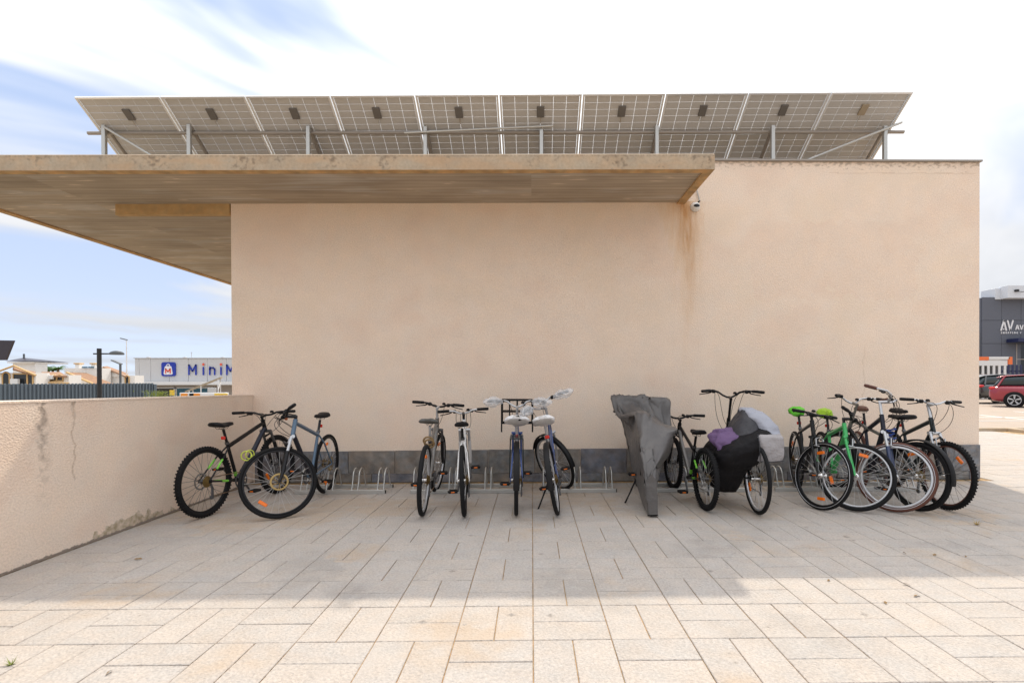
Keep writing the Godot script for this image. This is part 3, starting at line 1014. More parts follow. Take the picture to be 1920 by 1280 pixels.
# ---------------------------------------------------------------- panels on the roof
func make_panels() -> void:
	var slope := deg_to_rad(33.0)
	var wide := 1.080
	var long := 1.72
	var depth := 0.032
	var cols := 6
	var rows := 18
	var margin := 0.028
	var cw := (wide - margin * 2) / cols
	var ch := (long - margin * 2) / rows
	var cell := Shape.new().box(Vector3.ZERO, V(cw - 0.0032, ch - 0.0032, 0.004)).mesh()
	var glass := Shape.new().box(V(0, -long / 2, -0.012), V(wide - 0.01, long - 0.01, 0.0015)).mesh()
	var bar_x := Shape.new().cbox(Vector3.ZERO, V(wide, 0.024, depth), 0.002).mesh()
	var bar_y := Shape.new().cbox(Vector3.ZERO, V(0.024, long - 0.05, depth), 0.002).mesh()
	var box := Shape.new().cbox(Vector3.ZERO, V(0.10, 0.15, 0.022), 0.005).mesh()
	var lead := Shape.new().tube([V(0.0, -0.02, 0), V(0.0, -0.10, 0.0)], 0.004, 6).mesh()
	var tells := ["roof solar module with a pale tan junction box at the row's end", "roof solar module next to the one with the tan junction box"]
	for w in ["third", "fourth", "fifth", "sixth", "seventh", "eighth", "ninth"]: tells.append("%s roof solar module counted from the one with tan junction box" % w)
	tells.append("end roof solar module farthest from the one with tan junction box")
	for i in 10:
		var cx := -5.897 + 1.0948 * (i + 0.5)
		var last := i == 9
		var p := thing("solar_module", tells[9 - i], "solar panel", V(cx, 5.05 + 0.0118 * cx, -6.8), "solar panels in one row on the roof")
		# local y runs up the slope, local z is the shaded side; the origin is the upper edge
		p.basis = Basis(V(1, 0.0118, 0).normalized(), V(0, sin(slope), cos(slope)), V(0, -cos(slope), sin(slope))).orthonormalized()
		part(p, "glass", glass, M.panel_glass)
		for s in [-1, 1]:
			part(p, "frame_bar", bar_y, M.frame_white, Transform3D(Basis(), V(s * (wide / 2 - 0.012), -long / 2, 0)))
		part(p, "frame_bar", bar_x, M.aluminium, Transform3D(Basis(), V(0, -0.012, 0)))
		part(p, "frame_bar", bar_x, M.aluminium, Transform3D(Basis(), V(0, -long + 0.012, 0)))
		for r in rows:
			for c in cols:
				part(p, "cell", cell, M.cell, Transform3D(Basis(), V(-wide / 2 + margin + cw * (c + 0.5), -margin - ch * (r + 0.5), -0.006)))
		var jb := part(p, "junction_box", box, M.junction_tan if last else M.junction_dark, Transform3D(Basis(), V(0, -0.235, 0.008)))
		part(jb, "cable", lead, M.junction_tan, Transform3D(Basis(), V(0, -0.06, 0.0)))

	var rack := thing("panel_mounting_frame", "galvanised steel posts and long rail carrying the roof solar panels", "mounting frame", V(0, 3.8, -7.15))
	var off := -rack.position
	var T0 := Transform3D(Basis(), off)
	part(rack, "rail", Shape.new().tube([V(-6.05, 4.70, -7.19), V(5.20, 4.765, -7.19)], 0.024, 10), M.old_tube, T0)
	part(rack, "rail", Shape.new().tube([V(-5.95, 3.96, -8.12), V(5.10, 4.02, -8.12)], 0.024, 10), M.old_tube, T0)
	for e in [[-5.782, 4.779], [-4.642, 4.792], [-3.035, 4.777], [-1.446, 4.777], [0.139, 4.777], [1.726, 4.799], [3.331, 4.813], [4.893, 4.813]]:
		part(rack, "post", Shape.new().cbox(V(e[0], (3.8 + e[1]) / 2, -7.13), V(0.05, e[1] - 3.8, 0.05), 0.004), M.galvanised, T0)
		part(rack, "rafter", Shape.new().tube([V(e[0] + 0.01, e[1] - 0.02, -7.15), V(e[0] + 0.02, 4.035, -8.25)], 0.026, 4), M.old_tube, T0)
	part(rack, "brace", Shape.new().tube([V(-5.756, 4.741, -7.10), V(-5.0, 4.28, -7.10)], 0.02, 6), M.galvanised, T0)
	part(rack, "brace", Shape.new().tube([V(5.10, 4.85, -7.09), V(3.55, 4.23, -7.09)], 0.018, 6), M.galvanised, T0)
	lone("loose_tube", Shape.new().tube([V(-1.72, 4.672, -7.085), V(0.30, 4.775, -7.085)], 0.016, 8), M.galvanised, "thin steel tube leaning across the posts behind the panels", "tube")

# ---------------------------------------------------------------- bicycles
func wheel(parent: Node3D, called: String, where: Transform3D, s: Dictionary, rear: bool) -> Node3D:
	var R: float = s.get("r", 0.345)
	var tw: float = s.get("tw", 0.042)
	var knobs: bool = s.get("knobs", false)
	var key := "%s %s %s %s" % [R, tw, knobs, s.get("rim_deep", 0.02)]
	if not cache.has(key):
		var ty := Shape.new().ring(Vector3.ZERO, R - tw / 2 - (0.004 if knobs else 0.0), tw / 2, 48, 10)
		if knobs:
			for k in 64:
				var a := TAU * k / 64
				for row in 3:
					var z := (row - 1) * tw * 0.33
					var aa := a + (0.05 if row == 1 else 0.0)
					var rr := R - 0.006 - absf(row - 1) * tw * 0.09
					ty.box(Vector3.ZERO, V(0.012, 0.012, tw * 0.22), Transform3D(Basis(V(0, 0, 1), aa), V(cos(aa) * rr, sin(aa) * rr, z)))
		var ro := R - tw + 0.006
		var ri: float = ro - s.get("rim_deep", 0.02)
		var rim := Shape.new().lathe([Vector2(ri, -0.007), Vector2(ri + 0.006, -0.011), Vector2(ro, -0.012), Vector2(ro, 0.012), Vector2(ri + 0.006, 0.011), Vector2(ri, 0.007), Vector2(ri, -0.007)], Transform3D(Basis(V(1, 0, 0), PI / 2), Vector3.ZERO), 48)
		var sp := Shape.new()
		for k in 28:
			var a := TAU * k / 28
			var sd := 1.0 if k % 2 else -1.0
			var lead := 0.75 if (k / 2) % 2 else -0.75
			sp.tube([V(cos(a + lead) * 0.024, sin(a + lead) * 0.024, sd * 0.028), V(cos(a) * ri, sin(a) * ri, 0)], 0.0016, 4, false, false)
		var hub := Shape.new().lathe([Vector2(0.006, -0.06), Vector2(0.012, -0.055), Vector2(0.012, -0.034), Vector2(0.026, -0.032), Vector2(0.026, -0.026), Vector2(0.014, -0.022), Vector2(0.014, 0.022), Vector2(0.026, 0.026), Vector2(0.026, 0.032), Vector2(0.012, 0.034), Vector2(0.012, 0.055), Vector2(0.006, 0.06)], Transform3D(Basis(V(1, 0, 0), PI / 2), Vector3.ZERO), 16)
		cache[key] = [ty.mesh(), rim.mesh(), sp.mesh(), hub.mesh()]
	var c: Array = cache[key]
	var w := part(parent, called, c[3], M[s.get("hub", "chrome")], where)
	part(w, "tyre", c[0], M[s.get("tyre", "rubber")])
	part(w, "rim", c[1], M[s.get("rim", "black_paint")])
	part(w, "spokes", c[2], M[s.get("spoke", "spoke")])
	if s.get("stripe", false):
		part(w, "tyre_stripe", Shape.new().ring(Vector3.ZERO, R - tw * 0.62, 0.003, 48, 5, Transform3D(Basis(), V(0, 0, tw * 0.5))), M.silver_paint)
	if s.get("disc", false):
		var d := Shape.new().lathe([Vector2(0.066, -0.001), Vector2(0.082, -0.001), Vector2(0.082, 0.001), Vector2(0.066, 0.001), Vector2(0.066, -0.001)], Transform3D(Basis(V(1, 0, 0), PI / 2), V(0, 0, -0.042)), 28)
		for k in 6:
			var a := TAU * k / 6
			d.tube([V(cos(a) * 0.014, sin(a) * 0.014, -0.042), V(cos(a + 0.5) * 0.068, sin(a + 0.5) * 0.068, -0.042)], 0.004, 4)
		part(w, "brake_disc", d, M.cassette if s.get("disc_gold", false) else M.spoke)
	if rear:
		var cs := Shape.new()
		for k in 7:
			var rr := 0.056 - 0.0055 * k
			cs.lathe([Vector2(0.012, 0.026 + k * 0.0045), Vector2(rr, 0.026 + k * 0.0045), Vector2(rr, 0.0285 + k * 0.0045), Vector2(0.012, 0.0285 + k * 0.0045)], Transform3D(Basis(V(1, 0, 0), PI / 2), Vector3.ZERO), 20)
		part(w, "cassette", cs, M.cassette)
	for a in s.get("reflect_rear" if rear else "reflect_front", []):
		var rf := Shape.new().cbox(Vector3.ZERO, V(0.085, 0.032, 0.018), 0.004, Transform3D(Basis(V(0, 0, 1), a + PI / 2), V(cos(a), sin(a), 0) * (R - tw - 0.075)))
		part(w, "reflector", rf, M.reflector_orange)
	return w

func saddle_shape(k: float, len_: float) -> Shape:
	var loops := []
	for e in [[-0.135, 0.030, 0.012, 0.018], [-0.125, 0.060, 0.016, 0.034], [-0.095, 0.076, 0.014, 0.046], [-0.05, 0.068, 0.006, 0.050], [0.0, 0.047, 0.0, 0.050], [0.05, 0.031, -0.001, 0.046], [0.10, 0.024, 0.0, 0.038], [0.13, 0.020, -0.004, 0.028], [0.142, 0.010, -0.012, 0.014]]:
		var lp := []
		for j in 14:
			var a := TAU * j / 14
			var cz := signf(cos(a)) * pow(absf(cos(a)), 0.75)
			var sy := signf(sin(a)) * pow(absf(sin(a)), 0.8)
			lp.append(V(e[0] * len_, e[2] - e[3] * 0.5 + e[3] * 0.5 * sy - (0.008 if absf(cz) > 0.8 else 0.0), -e[1] * k * cz))
		loops.append(lp)
	return Shape.new().loft(loops)

func soft_bag(size: Vector3, seed_: int, crumple: float) -> Shape:
	# a crumpled bag of film or cloth
	var nz := noise(seed_, 9.0, 2)
	nz.fractal_type = FastNoiseLite.FRACTAL_RIDGED
	var loops := []
	for i in 25:
		var t := i / 24.0
		var rr := sqrt(maxf(0.02, sin(PI * clampf(t, 0.04, 0.96))))
		var lp := []
		for j in 32:
			var a := TAU * j / 32
			var p := V((t - 0.5) * size.x, sin(a) * rr * size.y / 2, -cos(a) * rr * size.z / 2)
			p += p.normalized() * (nz.get_noise_3dv(p * 1.1 + Vector3.ONE * seed_) + 0.25) * crumple
			lp.append(p)
		loops.append(lp)
	return Shape.new().loft(loops)

func bike(s: Dictionary) -> Node3D:
	var L: float = s.get("wb", 1.08)
	var R: float = s.get("r", 0.345)
	var dir := Vector2(s.dir[0], s.dir[1]).normalized()
	var where := V(s.at[0], 0, s.at[1])
	if s.get("by_front", false): where -= V(dir.x, 0, dir.y) * L
	var o := thing("bicycle", s.label, "bicycle", where, "bicycles parked in front of the building")
	o.basis = Basis(Vector3.UP, atan2(-dir.y, dir.x)) * Basis(V(1, 0, 0), deg_to_rad(s.get("lean", 0.0)))
	var fm: Material = M[s.get("frame", "black_paint")]
	var fm2: Material = M[s.get("frame2", s.get("frame", "black_paint"))]
	var blk: Material = M.black_plastic
	var A := V(0, R, 0)
	var F := V(L, R, 0)
	var ha := deg_to_rad(s.get("ha", 70.5))
	var u := V(-cos(ha), sin(ha), 0)
	var nn := V(sin(ha), cos(ha), 0)
	var P0 := F - nn * 0.045
	var susp: bool = s.get("susp", false)
	var hb := P0 + u * (R + (0.115 if susp else 0.07))
	var ht: Vector3 = hb + u * s.get("head", 0.14)
	var BB := V(0.43, R - 0.065, 0)
	var su := V(-cos(deg_to_rad(72.0)), sin(deg_to_rad(72.0)), 0)
	var SC: Vector3 = BB + su * s.get("seat_tube", 0.44)
	var tr: float = s.get("tube", 0.017)
	# frame: one welded body
	var fr := Shape.new()
	fr.tube([hb - u * 0.004, ht + u * 0.004], 0.022, 12)
	fr.tube([BB, SC + su * 0.03], 0.0165, 10)
	fr.tube([BB + V(0, 0, -0.036), BB + V(0, 0, 0.036)], 0.022, 12)
	var style: String = s.get("style", "diamond")
	var down := Shape.new()
	if style == "step":
		down.tube([BB + V(0.01, 0.01, 0), BB + V(0.12, 0.04, 0), BB.lerp(hb, 0.55) + V(0.02, -0.03, 0), hb + u * 0.035], tr * 1.25, 10)
		var mid := BB + su * 0.16
		fr.tube([mid, mid.lerp(ht, 0.35) + V(0.02, -0.07, 0), mid.lerp(ht, 0.7) + V(0.01, -0.05, 0), ht - u * 0.03], tr * 0.95, 10)
	elif style == "mixte":
		down.tube([BB, hb + u * 0.03], tr * 1.1, 10)
		fr.tube([BB + su * 0.25, ht - u * 0.03], tr * 0.95, 10)
	else:
		down.tube([BB, BB.lerp(hb, 0.5), hb + u * 0.03], [tr * 1.2, tr * 1.3, tr * 1.15], 10)
		fr.tube([SC - su * 0.015, ht - u * 0.03], tr * 1.05, 10)
	for z in [-1.0, 1.0]:
		fr.tube([BB + V(-0.03, 0, z * 0.028), BB.lerp(A, 0.4) + V(0, 0, z * 0.036), A + V(0.012, 0, z * 0.058)], [0.012, 0.0105, 0.008], 8)
		fr.tube([SC - su * 0.02 + V(-0.01, 0, z * 0.012), SC.lerp(A, 0.3) + V(0, 0, z * 0.04), A + V(0, 0.012, z * 0.058)], [0.009, 0.0085, 0.0075], 8)
		fr.box(A + V(0.004, 0.003, z * 0.058), V(0.036, 0.034, 0.006))
	part(o, "frame", fr, fm)
	part(o, "down_tube", down, fm2)
	if s.has("decal"):
		for z in [-1.0, 1.0]:
			var q0 := SC.lerp(A, 0.3) + V(0, 0, z * 0.04)
			var q1 := A + V(0, 0.012, z * 0.058)
			part(o, "decal", Shape.new().tube([q0.lerp(q1, 0.15), q0.lerp(q1, 0.55)], 0.0098, 8), M[s.decal])
			part(o, "decal", Shape.new().tube([BB.lerp(A, 0.4) + V(0, 0, z * 0.036), BB.lerp(A, 0.62) + V(0, 0, z * 0.043)], 0.0115, 8), M[s.decal])
		part(o, "decal", Shape.new().tube([BB + su * 0.05, BB + su * 0.10], 0.0175, 10), M[s.decal])
	# wheels
	wheel(o, "rear_wheel", Transform3D(Basis(V(0, 0, 1), s.get("spin", 0.3)), A), s, true)
	var steer := Basis(u, deg_to_rad(s.get("steer", 0.0)))
	var T := Transform3D(steer, P0 - steer * P0)
	wheel(o, "front_wheel", T * Transform3D(Basis(V(0, 0, 1), s.get("spin", 0.3) + 1.0), F), s, false)
	# fork
	var fk := Shape.new()
	var lower := Shape.new()
	for z in [-1.0, 1.0]:
		if susp:
			fk.tube([hb - u * 0.01 + V(0, 0, z * 0.052) + nn * 0.012, F + u * 0.28 + V(0, 0, z * 0.052) - nn * 0.02], 0.0145, 10)
			lower.tube([F + u * 0.30 + V(0, 0, z * 0.052) - nn * 0.02, F + u * 0.10 + V(0, 0, z * 0.054) - nn * 0.016, F + V(0, 0, z * 0.055)], [0.0195, 0.019, 0.013], 10)
		else:
			lower.tube([hb - u * 0.012 + V(0, 0, z * 0.03), hb - u * 0.05 + V(0, 0, z * 0.046), F + u * 0.12 + V(0, 0, z * 0.05) - nn * 0.022, F + V(0, 0, z * 0.052)], [0.013, 0.0135, 0.0115, 0.009], 10)
	fk.tube([hb - u * 0.012 + V(0, 0, -0.064), hb - u * 0.012 + V(0, 0, 0.064)], 0.018 if susp else 0.0145, 8)
	if susp:
		lower.tube([F + u * (R + 0.02) + V(0, 0, -0.052) - nn * 0.01, F + u * (R + 0.045) + nn * 0.02, F + u * (R + 0.02) + V(0, 0, 0.052) - nn * 0.01], 0.012, 8)
	part(o, "fork", lower, M[s.get("fork", "black_paint")], T)
	part(o, "fork_crown", fk, M[s.get("crown", "silver_paint" if susp else s.get("fork", "black_paint"))], T)
	# stem and bar
	var rise: float = s.get("rise", 0.05)
	var S0 := ht + u * rise
	var reach: float = s.get("reach", 0.075)
	var S1 := S0 + V(reach, reach * 0.25, 0)
	part(o, "stem", Shape.new().tube([ht, S0, S0 + u * 0.012], 0.0145, 10).tube([S0 - V(0.01, 0, 0), S1], 0.016, 10), M[s.get("stem", "black_paint")], T)
	var hw: float = s.get("bar_w", 0.62) / 2
	var kind: String = s.get("bar", "flat")
	var pts := []
	for t in [-1.0, -0.78, -0.55, -0.36, -0.2, -0.08, 0.0, 0.08, 0.2, 0.36, 0.55, 0.78, 1.0]:
		var a := absf(t)
		var p := V(0, 0, t * hw)
		if kind == "swept":
			p.y = 0.075 * smoothstep(0.05, 0.5, a) - 0.01 * smoothstep(0.6, 1.0, a)
			p.x = 0.035 * smoothstep(0.0, 0.35, a) - 0.19 * smoothstep(0.4, 1.0, a)
		elif kind == "riser":
			p.y = 0.035 * smoothstep(0.1, 0.45, a)
			p.x = -0.045 * a * a
		else:
			p.y = 0.008 * smoothstep(0.1, 0.3, a)
			p.x = -0.035 * a * a
		pts.append(S1 + p)
	var bar := part(o, "handlebar", Shape.new().tube(pts, 0.0115, 8), M[s.get("bar_mat", "black_paint")], T)
	for z in [-1.0, 1.0]:
		var e: Vector3 = pts[0] if z < 0 else pts[12]
		var f: Vector3 = pts[1] if z < 0 else pts[11]
		var g: Vector3 = pts[2] if z < 0 else pts[10]
		var out := (e - f).normalized()
		var gm: Material = M[s.get("grip", "black_plastic")]
		if z > 0 and s.has("grip_right"): gm = M[s.grip_right]
		part(bar, "grip", Shape.new().tube([e - out * 0.125, e - out * 0.11, e - out * 0.01, e + out * 0.006], [0.0165, 0.0175, 0.0175, 0.015], 10), gm)
		var b := e - out * 0.15
		var lv := Shape.new()
		lv.tube([b + V(0, 0, 0), b + V(0.03, -0.018, 0), b + V(0.05, -0.03, z * 0.02), b + V(0.048, -0.04, z * 0.07), b + V(0.038, -0.048, z * 0.125)], [0.012, 0.011, 0.007, 0.0055, 0.005], 6)
		part(bar, "brake_lever", lv, M[s.get("lever", "black_plastic")])
		part(bar, "shifter", Shape.new().cbox(b - out * 0.04 + V(0.006, -0.012, 0), V(0.045, 0.04, 0.045), 0.012), blk)
		var cb := Shape.new()
		var hp := ht - u * 0.06 + nn * 0.028 + V(0, 0, z * 0.018)
		var c1 := b + V(0.05, -0.02, -z * 0.05)
		var arr := []
		for k in 13:
			var q := k / 12.0
			arr.append(c1.bezier_interpolate(c1 + V(0.12, 0.02, -z * 0.10), hp + V(0.11, 0.10 + 0.02 * z, z * 0.05), hp + V(0.0, -0.02, 0), q))
		cb.tube(arr, 0.0028, 5)
		part(bar, "cable", cb, blk)
		if s.get("cables", 1) > 1:
			var arr2 := []
			for k in 13:
				var q := k / 12.0
				arr2.append(c1.bezier_interpolate(c1 + V(0.10, -0.04, -z * 0.02), hp + V(0.15, -0.02, z * 0.11), hp + V(0.01, -0.12, 0), q))
			part(bar, "cable", Shape.new().tube(arr2, 0.0028, 5), blk)
		if s.get("bags", false):
			part(bar, "grip_wrap", soft_bag(V(0.22, 0.085, 0.12), 40 + int(z) * 3 + int(s.get("bag_seed", 1)), 0.022), M.plastic_film, Transform3D(Basis(Vector3.UP, 0.5 * PI - 0.6 * z), e - out * 0.06 + V(0, -0.012, 0)))
	if s.get("bell", true):
		part(bar, "bell", Shape.new().lathe([Vector2(0.0, -0.012), Vector2(0.02, -0.01), Vector2(0.021, 0.004), Vector2(0.014, 0.014), Vector2(0, 0.017)], Transform3D(Basis(), pts[8] + V(0.0, 0.028, 0)), 12), M[s.get("bell_mat", "black_plastic")])
	# saddle
	var sh: float = s.get("saddle_h", 0.95)
	var top := BB + su * ((sh - 0.075 - BB.y) / su.y)
	part(o, "seat_post", Shape.new().tube([SC - su * 0.02, top], 0.0135, 10), M[s.get("post", "black_paint")])
	part(o, "seat_clamp", Shape.new().tube([SC + su * 0.012, SC + su * 0.036], 0.0205, 10), M.steel_dark)
	var wide: float = s.get("saddle_w", 1.0)
	var ST := Transform3D(Basis(V(0, 0, 1), s.get("saddle_tip", 0.02)), top + V(-0.01, 0.068, 0))
	var sad := part(o, "saddle", saddle_shape(wide, s.get("saddle_len", 1.0)), M[s.get("saddle", "saddle_black")], ST)
	part(sad, "saddle_rails", Shape.new().tube([V(-0.09, -0.025, -0.022), V(-0.05, -0.062, -0.022), V(0.04, -0.06, -0.022), V(0.09, -0.03, -0.012)], 0.0035, 5).tube([V(-0.09, -0.025, 0.022), V(-0.05, -0.062, 0.022), V(0.04, -0.06, 0.022), V(0.09, -0.03, 0.012)], 0.0035, 5), M.chrome)
	if s.has("saddle_cover"):
		var nz := noise(int(s.at[0] * 100), 16.0, 2)
		var cover := saddle_shape(wide * 1.18, s.get("saddle_len", 1.0) * 1.1)
		for i in cover.v.size():
			var p := cover.v[i]
			cover.v[i] = V(p.x, p.y * 1.25 + 0.012 - (0.025 if p.y < -0.02 else 0.0), p.z) + cover.n[i] * nz.get_noise_3dv(p * 2.0) * 0.022
		part(sad, "saddle_cover", cover, M[s.saddle_cover])
	# drive train on the right-hand side
	var cr: float = s.get("crank", 0.5)
	var ring := Shape.new().lathe([Vector2(0.07, -0.0015), Vector2(0.088, -0.0015), Vector2(0.088, 0.0015), Vector2(0.07, 0.0015), Vector2(0.07, -0.0015)], Transform3D(Basis(V(1, 0, 0), PI / 2), V(0, 0, 0.048)), 28)
	for k in 5:
		var a := TAU * k / 5
		ring.tube([V(0, 0, 0.05), V(cos(a) * 0.074, sin(a) * 0.074, 0.049)], 0.006, 5)
	var ck := part(o, "crankset", ring, M.steel_dark, Transform3D(Basis(), BB))
	for z in [-1.0, 1.0]:
		var dv: Vector3 = V(cos(cr), sin(cr), 0) * z * 0.17
		part(ck, "crank_arm", Shape.new().tube([V(0, 0, z * 0.058), dv + V(0, 0, z * 0.066)], [0.0125, 0.0095], 6, false, true), M[s.get("arm", "steel_dark")])
		var pd := Shape.new()
		var pc: Vector3 = dv + V(0, 0, z * 0.118)
		pd.cbox(pc + V(0.042, 0, 0), V(0.012, 0.024, 0.09), 0.003).cbox(pc - V(0.042, 0, 0), V(0.012, 0.024, 0.09), 0.003)
		pd.cbox(pc + V(0, 0, 0.042), V(0.072, 0.022, 0.010), 0.003).cbox(pc - V(0, 0, 0.042), V(0.072, 0.022, 0.010), 0.003)
		pd.tube([pc - V(0, 0, 0.055), pc + V(0, 0, 0.05)], 0.010, 8)
		var pp := part(ck, "pedal", pd, M[s.get("pedal", "black_plastic")])
		part(pp, "pedal_reflector", Shape.new().cbox(pc - V(0.05, 0, 0), V(0.005, 0.011, 0.036), 0.001).cbox(pc + V(0.05, 0, 0), V(0.005, 0.011, 0.036), 0.001), M.reflector_orange)
	var ch := Shape.new()
	ch.tube([A + V(0, 0.04, 0.045), BB + V(0, 0.087, 0.048)], 0.0045, 5)
	ch.tube([A + V(0.03, -0.145, 0.045), BB + V(0, -0.087, 0.048)], 0.0045, 5)
	part(o, "chain", ch, M.chain_rust)
	if s.get("derailleur", true):
		var de := Shape.new()
		de.tube([A + V(0.01, -0.02, 0.055), A + V(0.03, -0.07, 0.055)], 0.011, 6)
		de.cbox(A + V(0.035, -0.115, 0.05), V(0.03, 0.11, 0.014), 0.005)
		de.lathe([Vector2(0.0, -0.004), Vector2(0.022, -0.004), Vector2(0.022, 0.004), Vector2(0, 0.004)], Transform3D(Basis(V(1, 0, 0), PI / 2), A + V(0.03, -0.155, 0.046)), 12)
		part(o, "derailleur", de, M.steel_dark)
	if s.get("rim_brakes", not s.get("disc", false)):
		var br := Shape.new()
		for z in [-1.0, 1.0]:
			br.tube([F + u * (R - 0.045) + V(0, 0, z * 0.045) - nn * 0.02 + nn * 0.03, F + u * (R + 0.03) + V(0, 0, z * 0.05) + nn * 0.02], 0.007, 6)
			br.cbox(F + u * (R - 0.04) + V(0, 0, z * 0.026), V(0.06, 0.012, 0.014), 0.003)
		br.tube([F + u * (R + 0.03) + V(0, 0, -0.05) + nn * 0.02, F + u * (R + 0.045) + nn * 0.02, F + u * (R + 0.03) + V(0, 0, 0.05) + nn * 0.02], 0.003, 5)
		part(o, "rim_brake", br, M[s.get("brake_mat", "silver_paint")], T)
	if s.has("fender"):
		var fb := Shape.new().band(R + 0.010, R + 0.026, 0.056, deg_to_rad(15), deg_to_rad(185), 26)
		part(o, "rear_fender", fb, M[s.fender], Transform3D(Basis(), A))
		var ff := Shape.new().band(R + 0.010, R + 0.026, 0.054, deg_to_rad(35), deg_to_rad(190), 22)
		part(o, "front_fender", ff, M[s.fender], T * Transform3D(Basis(), F))
		var fs := Shape.new()
		for z in [-1.0, 1.0]:
			fs.tube([A + V(0, 0, z * 0.062), A + V(cos(2.9), sin(2.9), 0) * (R + 0.012) + V(0, 0, z * 0.028)], 0.0025, 5)
		part(o, "fender_stay", fs, M.steel_dark)
	if s.get("carrier", false):
		var y := R * 2 + 0.075
		var cg := Shape.new()
		for z in [-0.06, -0.02, 0.02, 0.06]:
			cg.tube([V(0.20, y - 0.005, z * 0.8), V(0.12, y, z), V(-0.20, y, z)], 0.0055, 6)
		for x in [0.10, 0.0, -0.10, -0.20]:
			cg.tube([V(x, y, -0.06), V(x, y, 0.06)], 0.005, 6)
		for z in [-1.0, 1.0]:
			cg.tube([V(-0.02, y, z * 0.06), A + V(0, 0.02, z * 0.068)], 0.0055, 6)
			cg.tube([V(-0.14, y, z * 0.06), A + V(0, 0.02, z * 0.068)], 0.0055, 6)
		part(o, "luggage_carrier", cg, M[s.get("carrier_mat", "black_paint")])
	if s.get("tail", true):
		part(o, "tail_reflector", Shape.new().cbox(SC + su * 0.085 + V(-0.032, 0, 0), V(0.018, 0.034, 0.046), 0.005), M.reflector_red)
	if s.get("pannier", false):
		part(o, "pannier_bag", Shape.new().cbox(V(0.23, 0.70, 0.15), V(0.28, 0.17, 0.16), 0.03), M.cover_black)
		part(o, "carrier_arm", Shape.new().tube([V(0.23, 0.78, 0.0), V(0.23, 0.78, 0.20)], 0.008, 6), M.steel_dark)
	if s.get("stand", false):
		part(o, "kickstand", Shape.new().tube([V(0.30, R - 0.04, -0.05), V(0.20, 0.05, -0.20), V(0.185, 0.012, -0.225)], [0.010, 0.008, 0.010], 6), M.black_plastic)
	if s.get("basket", false):
		var bk := Shape.new()
		var bo := S1 + V(0.10, -0.20, 0)
		var bw := 0.36
		var bh := 0.27
		var bd := 0.25
		for y2 in [0.0, bh * 0.5, bh]:
			var q := [bo + V(0, y2, -bw / 2), bo + V(0, y2, bw / 2), bo + V(bd, y2, bw / 2), bo + V(bd, y2, -bw / 2)]
			for k in 4: bk.tube([q[k], q[(k + 1) % 4]], 0.010 if y2 > 0.2 else 0.008, 6)
		for x2 in [0.0, bd]:
			for k in 5: bk.tube([bo + V(x2, 0, -bw / 2 + bw * k / 4.0), bo + V(x2, bh, -bw / 2 + bw * k / 4.0)], 0.0095 if k % 4 == 0 or k == 2 else 0.006, 6)
		for k in 4: bk.tube([bo + V(bd * k / 3.0, 0, -bw / 2), bo + V(bd * k / 3.0, 0, bw / 2)], 0.005, 6)
		for z in [-1.0, 1.0]: bk.tube([bo + V(0, 0, z * bw / 2), bo + V(-0.015, -0.10, z * bw / 2)], 0.009, 6)
		part(o, "basket", bk, M.black_plastic, T)
	if s.get("bottle", false):
		part(o, "battery", Shape.new().cbox(BB.lerp(hb, 0.45) + V(0.0, 0.05, 0), V(0.30, 0.07, 0.075), 0.015, Transform3D()), blk)
	return o

